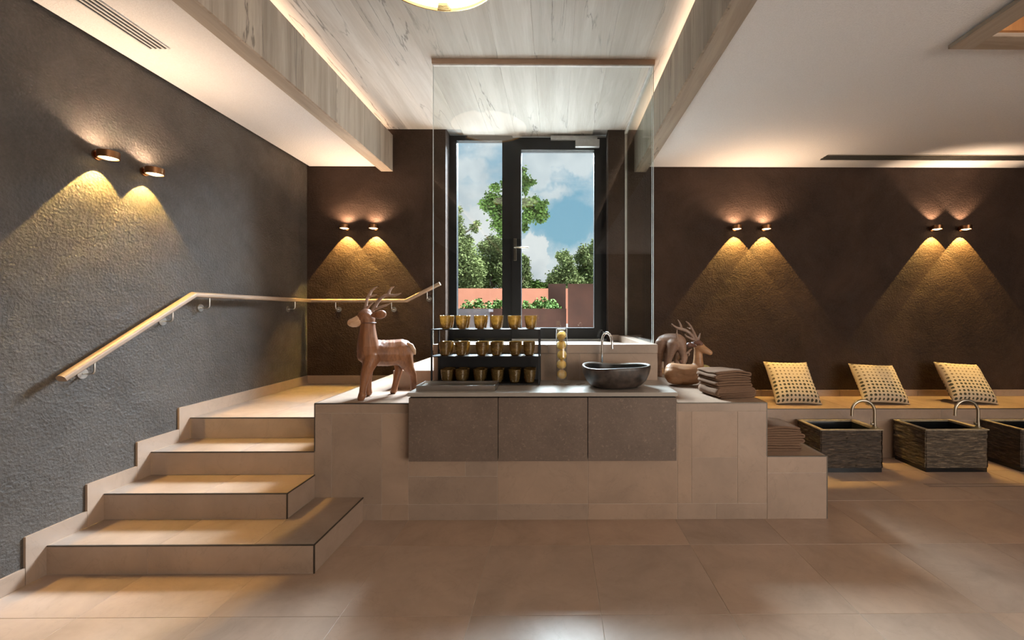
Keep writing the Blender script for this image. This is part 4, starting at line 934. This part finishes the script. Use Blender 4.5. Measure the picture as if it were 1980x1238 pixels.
z = LZ+0.0006
for i, (lab, lay, pit) in enumerate((('brown folded towel at the bottom of the stack on the low block', 3, 0.020), ('brown folded towel in the middle of the stack on the low block', 4, 0.0175), ('brown folded towel on top of the stack on the low block', 3, 0.0185))):
    towel(lab, (PX1+0.012, 3.10+0.005*i, z), 0.02, (0.30, 0.315, 0.30)[i], 0.28, lay, pit, 0.0125, 21+i, 'towels stacked on the low block', sag=(0, 0.002, 0.010)[i])
    z += (0.0555, 0.068, 0.05)[i]

# ------------------------------------------------------------------ cushions
def cushion(label, px_b, rollz, wdt=0.475, hgt_=0.50, th=0.075, lean=36, seed=0, yb=4.44, yawz=0.0, mat='cushion'):
    N_ = 25; vs = []; fs = []; uv = []
    for side in (1, -1):
        for j in range(N_):
            for i in range(N_):
                u = -1+2*i/(N_-1); v = -1+2*j/(N_-1)
                prof_ = max(0, (1-u**4)*(1-v**4))**0.55
                xx = u*(1-0.055*(1-v*v))*wdt/2; yy = v*(1-0.055*(1-u*u))*hgt_/2
                wr_ = 0.006*noise.noise(Vector((xx*9+seed*5, yy*9, side)))*prof_
                vs.append((xx, yy, side*(th*prof_+0.004)+wr_)); uv.append(((u+1)/2, (v+1)/2))
    for s in range(2):
        o = s*N_*N_
        for j in range(N_-1):
            for i in range(N_-1):
                q = (o+j*N_+i, o+j*N_+i+1, o+(j+1)*N_+i+1, o+(j+1)*N_+i); fs.append(q if s == 0 else q[::-1])
    o2 = N_*N_; bd = [i for i in range(N_)]+[j*N_+N_-1 for j in range(1, N_)]+[(N_-1)*N_+i for i in range(N_-2, -1, -1)]+[j*N_ for j in range(N_-2, 0, -1)]
    for a, b in zip(bd, bd[1:]+bd[:1]): fs.append((a, o2+a, o2+b, b))
    me = bpy.data.meshes.new('cushion'); me.from_pydata(vs, [], fs); me.update(); ul = me.uv_layers.new(name='UVMap')
    for l in me.loops: ul.data[l.index].uv = uv[l.vertex_index]
    o = mkobj('dotted_cushion', me, mat, None, True)
    # local +z faces the room; tilt back by lean
    M = Matrix.Rotation(yawz, 4, 'Z') @ Matrix.Rotation(math.radians(90-lean), 4, 'X') @ Matrix.Rotation(rollz, 4, 'Z')
    zmin = min((M @ v.co).z for v in me.vertices)
    xb = P(px_b, 785, yb).x
    ctr = Vector((0, 0, 0)); bot = M @ Vector((0, -hgt_/2, 0))
    o.rotation_euler = M.to_euler(); o.location = (xb-bot.x, yb-bot.y, BZ+0.0015-zmin)
    return tag(o, label, 'cushion', 'dotted cushions on the bench')
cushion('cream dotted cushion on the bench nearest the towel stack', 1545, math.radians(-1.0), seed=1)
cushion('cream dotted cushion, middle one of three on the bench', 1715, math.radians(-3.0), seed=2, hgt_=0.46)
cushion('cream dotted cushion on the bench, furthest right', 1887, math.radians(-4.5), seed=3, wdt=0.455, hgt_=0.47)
# yellow cushion lying behind the resting deer
p = P(1366, 716, 4.45)
yc = cushion('small yellow patterned cushion half hidden behind the resting deer', 1300, 0, 0.20, 0.20, 0.035, 40, 9, 4.5, 0, 'cushion2')
yc.name = 'yellow_cushion'; yc['group'] = ''; del yc['group']
yc.rotation_euler = (0.35, 0.12, 0.2); yc.location = (P(1362, 716, 4.0).x, 4.02, PZ+0.088)

# ------------------------------------------------------------------ stone foot basins
def stone_basin(label, x0, x1, y0, y1, z0, z1, mat, seed):
    t = empty('stone_foot_basin', label, 'basin', ((x0+x1)/2, (y0+y1)/2, 0), 'stone foot basins')
    m = MB(); cxm, cym = (x0+x1)/2, (y0+y1)/2
    def wall(a, b, nrm, nu, nv):
        vs = []; fs = []
        for j in range(nv+1):
            for i in range(nu+1):
                u = i/nu; v = j/nv; p = a.lerp(b, u); zq_ = z0+(z1-z0)*v
                lay_ = math.floor(v*18+1.6*noise.noise(Vector((p.x*3, p.y*3, seed))))
                d = 0.010*noise.noise(Vector((p.x*5+seed, p.y*5, lay_*7.3)))+0.006*noise.noise(Vector((p.x*22, p.y*22+seed, v*30)))
                e = min(u, 1-u)*nu; 
                if e < 1: d = 0.5*d-0.004
                if j == nv: d = 0
                q = p+nrm*(d-0.004+0.012*(1-v)*0); vs.append((q.x, q.y, zq_))
        for j in range(nv):
            for i in range(nu): fs.append((j*(nu+1)+i, j*(nu+1)+i+1, (j+1)*(nu+1)+i+1, (j+1)*(nu+1)+i))
        m.add([Vector(v)-t.location for v in vs], fs)
    c = [Vector((x0, y0, 0)), Vector((x1, y0, 0)), Vector((x1, y1, 0)), Vector((x0, y1, 0))]
    for i, nr in enumerate((Vector((0, -1, 0)), Vector((1, 0, 0)), Vector((0, 1, 0)), Vector((-1, 0, 0)))): wall(c[i], c[(i+1) % 4], nr, 46 if i % 2 == 0 else 34, 36)
    m.box(x0+0.01-cxm, x1-0.01-cxm, y0+0.01-cym, y1-0.01-cym, z0-0.002, z0+0.01)
    m.build('rough_shell', mat, t)
    rw = 0.035; m = MB(); q = [(x0-0.003, y0-0.003), (x1+0.003, y0-0.003), (x1+0.003, y1+0.003), (x0-0.003, y1+0.003)]; qi = [(x0+rw, y0+rw*0.6), (x1-rw*1.5, y0+rw*0.6), (x1-rw*1.5, y1-rw), (x0+rw, y1-rw)]
    vs = [Vector((a, b, z1-0.006))-t.location for a, b in q]+[Vector((a, b, z1+0.003))-t.location for a, b in q]+[Vector((a, b, z1+0.003))-t.location for a, b in qi]+[Vector((a, b, z1-0.02))-t.location for a, b in qi]
    fs = []
    for i in range(4):
        j = (i+1) % 4; fs += [(i, j, 4+j, 4+i), (4+i, 4+j, 8+j, 8+i), (8+i, 8+j, 12+j, 12+i)]
    m.add(vs, fs); m.build('rim', 'rim', t)
    m = MB(); zi = z0+0.06
    vs = [Vector((a, b, z1-0.012))-t.location for a, b in qi]+[Vector((a+(0.04 if a < cxm else -0.04), b+(0.04 if b < cym else -0.04), zi))-t.location for a, b in qi]
    m.add(vs, [(0, 1, 5, 4), (1, 2, 6, 5), (2, 3, 7, 6), (3, 0, 4, 7), (4, 5, 6, 7)]); m.build('inner_bowl', 'blackstone', t)
    bx('plinth', 'blackstone', t, x0+0.012, x1-0.004, y0+0.012, y1-0.012, 0.0005, z0+0.0)
    MB().tube([Vector((x1+0.022, y0+0.10, 0.0005))-t.location, Vector((x1+0.022, y0+0.10, 0.16))-t.location], 0.014, 16).build('drain_pipe', 'black', t, 'auto')
    MB().tube([Vector((x1+0.022, y0+0.10, 0.15))-t.location, Vector((x1+0.022, y0+0.10, 0.158))-t.location], 0.016, 16).build('drain_collar', 'gold', t, 'auto')
    return t
bz0, bz1, by0, by1 = 0.042, 0.388, 3.86, 4.238
bl = [('rough dark split-stone foot basin nearest the low block', 1587, 1708, 'splitd'), ('rough brown split-stone foot basin, the middle one', 1790, 1912, 'split'), ('rough split-stone foot basin cut by the right picture edge', 1975, 2097, 'splitd')]
for i, (lab, a, b, mt) in enumerate(bl):
    xa, xb = P(a, 860, by0).x, P(b, 860, by0).x
    stone_basin(lab, xa, xb, by0, by1, bz0, bz1, mt, 3.7*i+1)
    base = Vector((xb-0.024, by0+0.075, bz1+0.0032))
    gooseneck('basin_mixer', ('brushed nickel gooseneck mixer on the foot basin nearest the low block', 'brushed nickel gooseneck mixer on the middle foot basin', 'brushed nickel gooseneck mixer on the foot basin cut by the picture edge')[i],
              base, 0.245, 0.20, (-1, 0.08, 0), 0.0125, 'nickel', (-0.055, 0.0, 0))['group'] = 'foot basin mixers'

# ------------------------------------------------------------------ terrace and garden
te = tag(MB().box(-9, 9, OY+0.09, 16.5, 0.9, DF-0.02).build('terrace_floor', 'deck'), 'pale paved terrace outside the window', 'terrace', kind='structure')
tag(MB().box(-150, 150, 5.4, 200, -3.0, -2.5).build('meadow', 'ground'), 'green ground far below the terrace', 'ground', kind='structure')
a, b = P(760, 596, 14.0), P(1220, 558, 14.0)
tag(bx('garden_wall', 'salmon', None, a.x, b.x, 14.0, 14.25, DF-0.02, b.z), 'salmon painted garden wall behind the planter', 'wall')
py_ = 7.2
a, b, tz_ = P(860, 600, py_), P(1095, 600, py_), P(1000, 597, py_).z
pl = empty('planter', 'rusted steel planter box full of low green plants', 'planter', ((a.x+b.x)/2, py_+0.3, DF-0.02))
bx('front_panel', 'corten', pl, a.x, b.x, py_, py_+0.012, DF-0.019, tz_); bx('back_panel', 'corten', pl, a.x, b.x, py_+0.7, py_+0.712, DF-0.019, tz_)
bx('end_panel', 'corten', pl, a.x, a.x+0.012, py_+0.012, py_+0.7, DF-0.019, tz_); bx('end_panel', 'corten', pl, b.x-0.012, b.x, py_+0.012, py_+0.7, DF-0.019, tz_); bx('soil', 'bark', pl, a.x+0.012, b.x-0.012, py_+0.012, py_+0.7, DF-0.019, tz_-0.06)
q = P(945, 600, py_-0.5)
bc = empty('terrace_seat', 'grey capped terrace seat before the planter at left', 'seat', (-1.5, py_-0.3, DF-0.02))
bx('cap', 'slab', bc, a.x-0.2, q.x, py_-0.5, py_-0.02, P(900, 603, py_-0.5).z, P(900, 597.5, py_-0.5).z); bx('base', 'slab', bc, a.x-0.2, q.x-0.05, py_-0.44, py_-0.06, DF-0.019, P(900, 603, py_-0.5).z)
for (x_0, x_1, yy, top, lab) in ((1060, 1094, 7.95, 549, 'narrow rusted steel screen panel behind the planter'), (1098, 1230, 7.0, 549, 'wide rusted steel screen panel right of the planter')):
    a, b = P(x_0, 600, yy), P(x_1, top, yy)
    t = empty('steel_screen', lab, 'screen', ((a.x+b.x)/2, yy, DF-0.02), 'rusted steel screens'); bx('sheet', 'corten', t, a.x, b.x, yy, yy+0.02, DF-0.019, b.z)
    bx('post', 'corten', t, a.x+0.12, a.x+0.16, yy+0.02, yy+0.06, DF-0.019, b.z-0.02)
def leafmesh(name, clumps, nleaf, size, mat, parent, seed, droop=0.3):
    rr = random.Random(seed); vs = []; fs = []
    tot = sum(r[1]*r[1] for r in clumps)
    for c, r, *sq in clumps:
        s3 = sq[0] if sq else (1, 1, 1)
        for _ in range(int(nleaf*r*r/tot)):
            d = Vector((rr.gauss(0, 1), rr.gauss(0, 1), rr.gauss(0, 1))).normalized()*r*(rr.random()**0.6)
            p = c+Vector((d.x*s3[0], d.y*s3[1], d.z*s3[2]))*1.0; p += (p-c)*(0 if rr.random() > 0.2 else rr.uniform(0.0, 0.5))
            ax = Vector((rr.gauss(0, 1), rr.gauss(0, 1), rr.gauss(0, .5)-droop)).normalized(); bb = ax.orthogonal().normalized(); bb = Matrix.Rotation(rr.uniform(0, 6.28), 3, ax) @ bb
            s = size*rr.uniform(0.6, 1.25); o = len(vs)
            vs += [p, p+ax*s*0.5+bb*s*0.32, p+ax*s, p+ax*s*0.5-bb*s*0.32]; fs.append((o, o+1, o+2, o+3))
    me = bpy.data.meshes.new(name); me.from_pydata([tuple(Vector(v)-parent.location) for v in vs], [], fs); me.update()
    o = mkobj(name, me, mat, parent); o['kind'] = 'stuff'; return o
# slender maple behind the door post
y = 11.0
mt = empty('maple_tree', 'slender green maple standing behind the black door post', 'tree', (P(989, 600, y).x, y, DF-0.02))
top = P(1000, 335, y)
MB().tube([Vector((0, 0, 0)), P(989, 480, y)-mt.location, P(993, 400, y)-mt.location, top-mt.location], [0.06, 0.045, 0.03, 0.01], 10).build('trunk', 'bark', mt, True)
cl = [(940, 398, 10), (934, 393, 7), (953, 385, 15), (957, 362, 9), (962, 410, 17), (965, 432, 15), (975, 395, 18), (985, 360, 16), (1000, 345, 12), (1013, 345, 10), (1012, 328, 6), (1012, 365, 9), (1020, 352, 8), (1028, 351, 6), (1015, 395, 12), (1033, 388, 9), (1030, 408, 13), (1046, 400, 10), (1053, 393, 6), (1043, 420, 12), (1052, 415, 8), (1020, 418, 12), (1012, 436, 8), (1014, 441, 6), (990, 420, 20), (972, 452, 8)]
k = y/FPX
for (cxp, cyp, r) in cl[::2]:
    MB().tube([P(990, cyp+14, y)-mt.location, P((990+cxp)/2, cyp+8, y+0.1)-mt.location, P(cxp, cyp, y+random.uniform(-.2, .2))-mt.location], [0.018, 0.012, 0.004], 6).build('branch', 'bark', mt, True)
leafmesh('foliage', [(P(a, b, y+random.uniform(-.35, .35)), r*k*1.05) for a, b, r in cl], 9000, 0.085, 'leaf', mt, 5)
def bush_tree(label, y, trunk_px, clumps, seed, n=4200, size=0.115, mat='leaf2', base=-2.5):
    t = empty('garden_tree', label, 'tree', (P(trunk_px, 600, y).x, y, base), 'trees beyond the garden wall'); k = y/FPX
    MB().tube([Vector((0, 0, 0)), P(trunk_px, 560, y)-t.location, P(clumps[0][0], clumps[0][1], y)-t.location], [0.18, 0.10, 0.02], 8).build('trunk', 'bark', t, True)
    for (a, b, r) in clumps[1::2]:
        MB().tube([P(trunk_px, b+r*1.5, y)-t.location, P((trunk_px+a)/2, b+r, y)-t.location, P(a, b, y)-t.location], [0.06, 0.035, 0.008], 6).build('branch', 'bark', t, True)
    leafmesh('foliage', [(P(a, b, y+random.uniform(-.6, .6)), r*k) for a, b, r in clumps], int(n*3.2), size, mat, t, seed)
bush_tree('tall bushy tree at the left edge of the window pane', 19.0, 885, [(886, 405, 8), (884, 425, 12), (890, 445, 12), (880, 470, 26), (905, 465, 12), (917, 440, 9), (922, 432, 6), (897, 490, 26), (880, 520, 36), (915, 520, 26), (900, 550, 34)], 11, 5200)
bush_tree('rounded bushy tree left of the black door post', 21.0, 950, [(950, 470, 16), (935, 478, 12), (965, 468, 14), (962, 490, 20), (940, 505, 24), (970, 520, 26), (945, 540, 28), (925, 555, 28), (985, 545, 26)], 12, 5200)
bush_tree('small tree peeking right of the black door post', 20.0, 1004, [(1010, 500, 10), (1016, 505, 8), (1012, 520, 13), (1014, 535, 14), (1008, 550, 16)], 13, 1600)
bush_tree('low scrub below the white cloud', 24.0, 1045, [(1040, 553, 10), (1025, 550, 9), (1052, 556, 9), (1062, 552, 7), (1035, 560, 12)], 14, 1500, 0.16, 'leaf')
bush_tree('small round tree right of the white cloud', 20.0, 1095, [(1092, 498, 14), (1082, 495, 8), (1100, 510, 12), (1085, 528, 16), (1072, 542, 16), (1100, 535, 20), (1110, 550, 22)], 15, 2600)
bush_tree('leafy tree at the right edge of the door pane', 21.0, 1135, [(1128, 485, 11), (1120, 500, 12), (1135, 500, 14), (1146, 480, 10), (1152, 468, 9), (1140, 525, 22), (1122, 530, 18), (1152, 510, 22), (1148, 545, 26), (1165, 500, 30)], 16, 4200)
# planter plants
for i, (px, top, wd) in enumerate(((905, 582, 13), (925, 577, 10), (945, 584, 12), (962, 579, 10), (978, 574, 12), (1018, 582, 13), (1038, 580, 13), (1052, 576, 12), (1066, 581, 13), (1078, 590, 10))):
    y = py_+0.3+0.12*math.sin(i*2.1); c = P(px, 600, y); k = y/FPX
    t = empty('planter_shrub', 'small leafy green shrub in the steel planter, %s from the left' % (ordn+['seventh', 'eighth', 'ninth', 'tenth'])[i], 'shrub', (c.x, y, tz_-0.06), 'shrubs in the planter')
    MB().tube([Vector((0, 0, 0)), Vector((0.01, 0, (597-top)*k+0.03))], [0.008, 0.003], 6).build('stem', 'bark', t)
    leafmesh('foliage', [(P(px+dx*wd*0.6, top+dy, y+dz), 6*k*wd/11) for dx, dy, dz in ((0, 4, 0), (-.6, 10, .05), (.6, 9, -.05), (-1, 15, 0), (0, 14, -.08), (1, 15, .06))], 220, 0.05, 'leaf3', t, 40+i, 0.0)
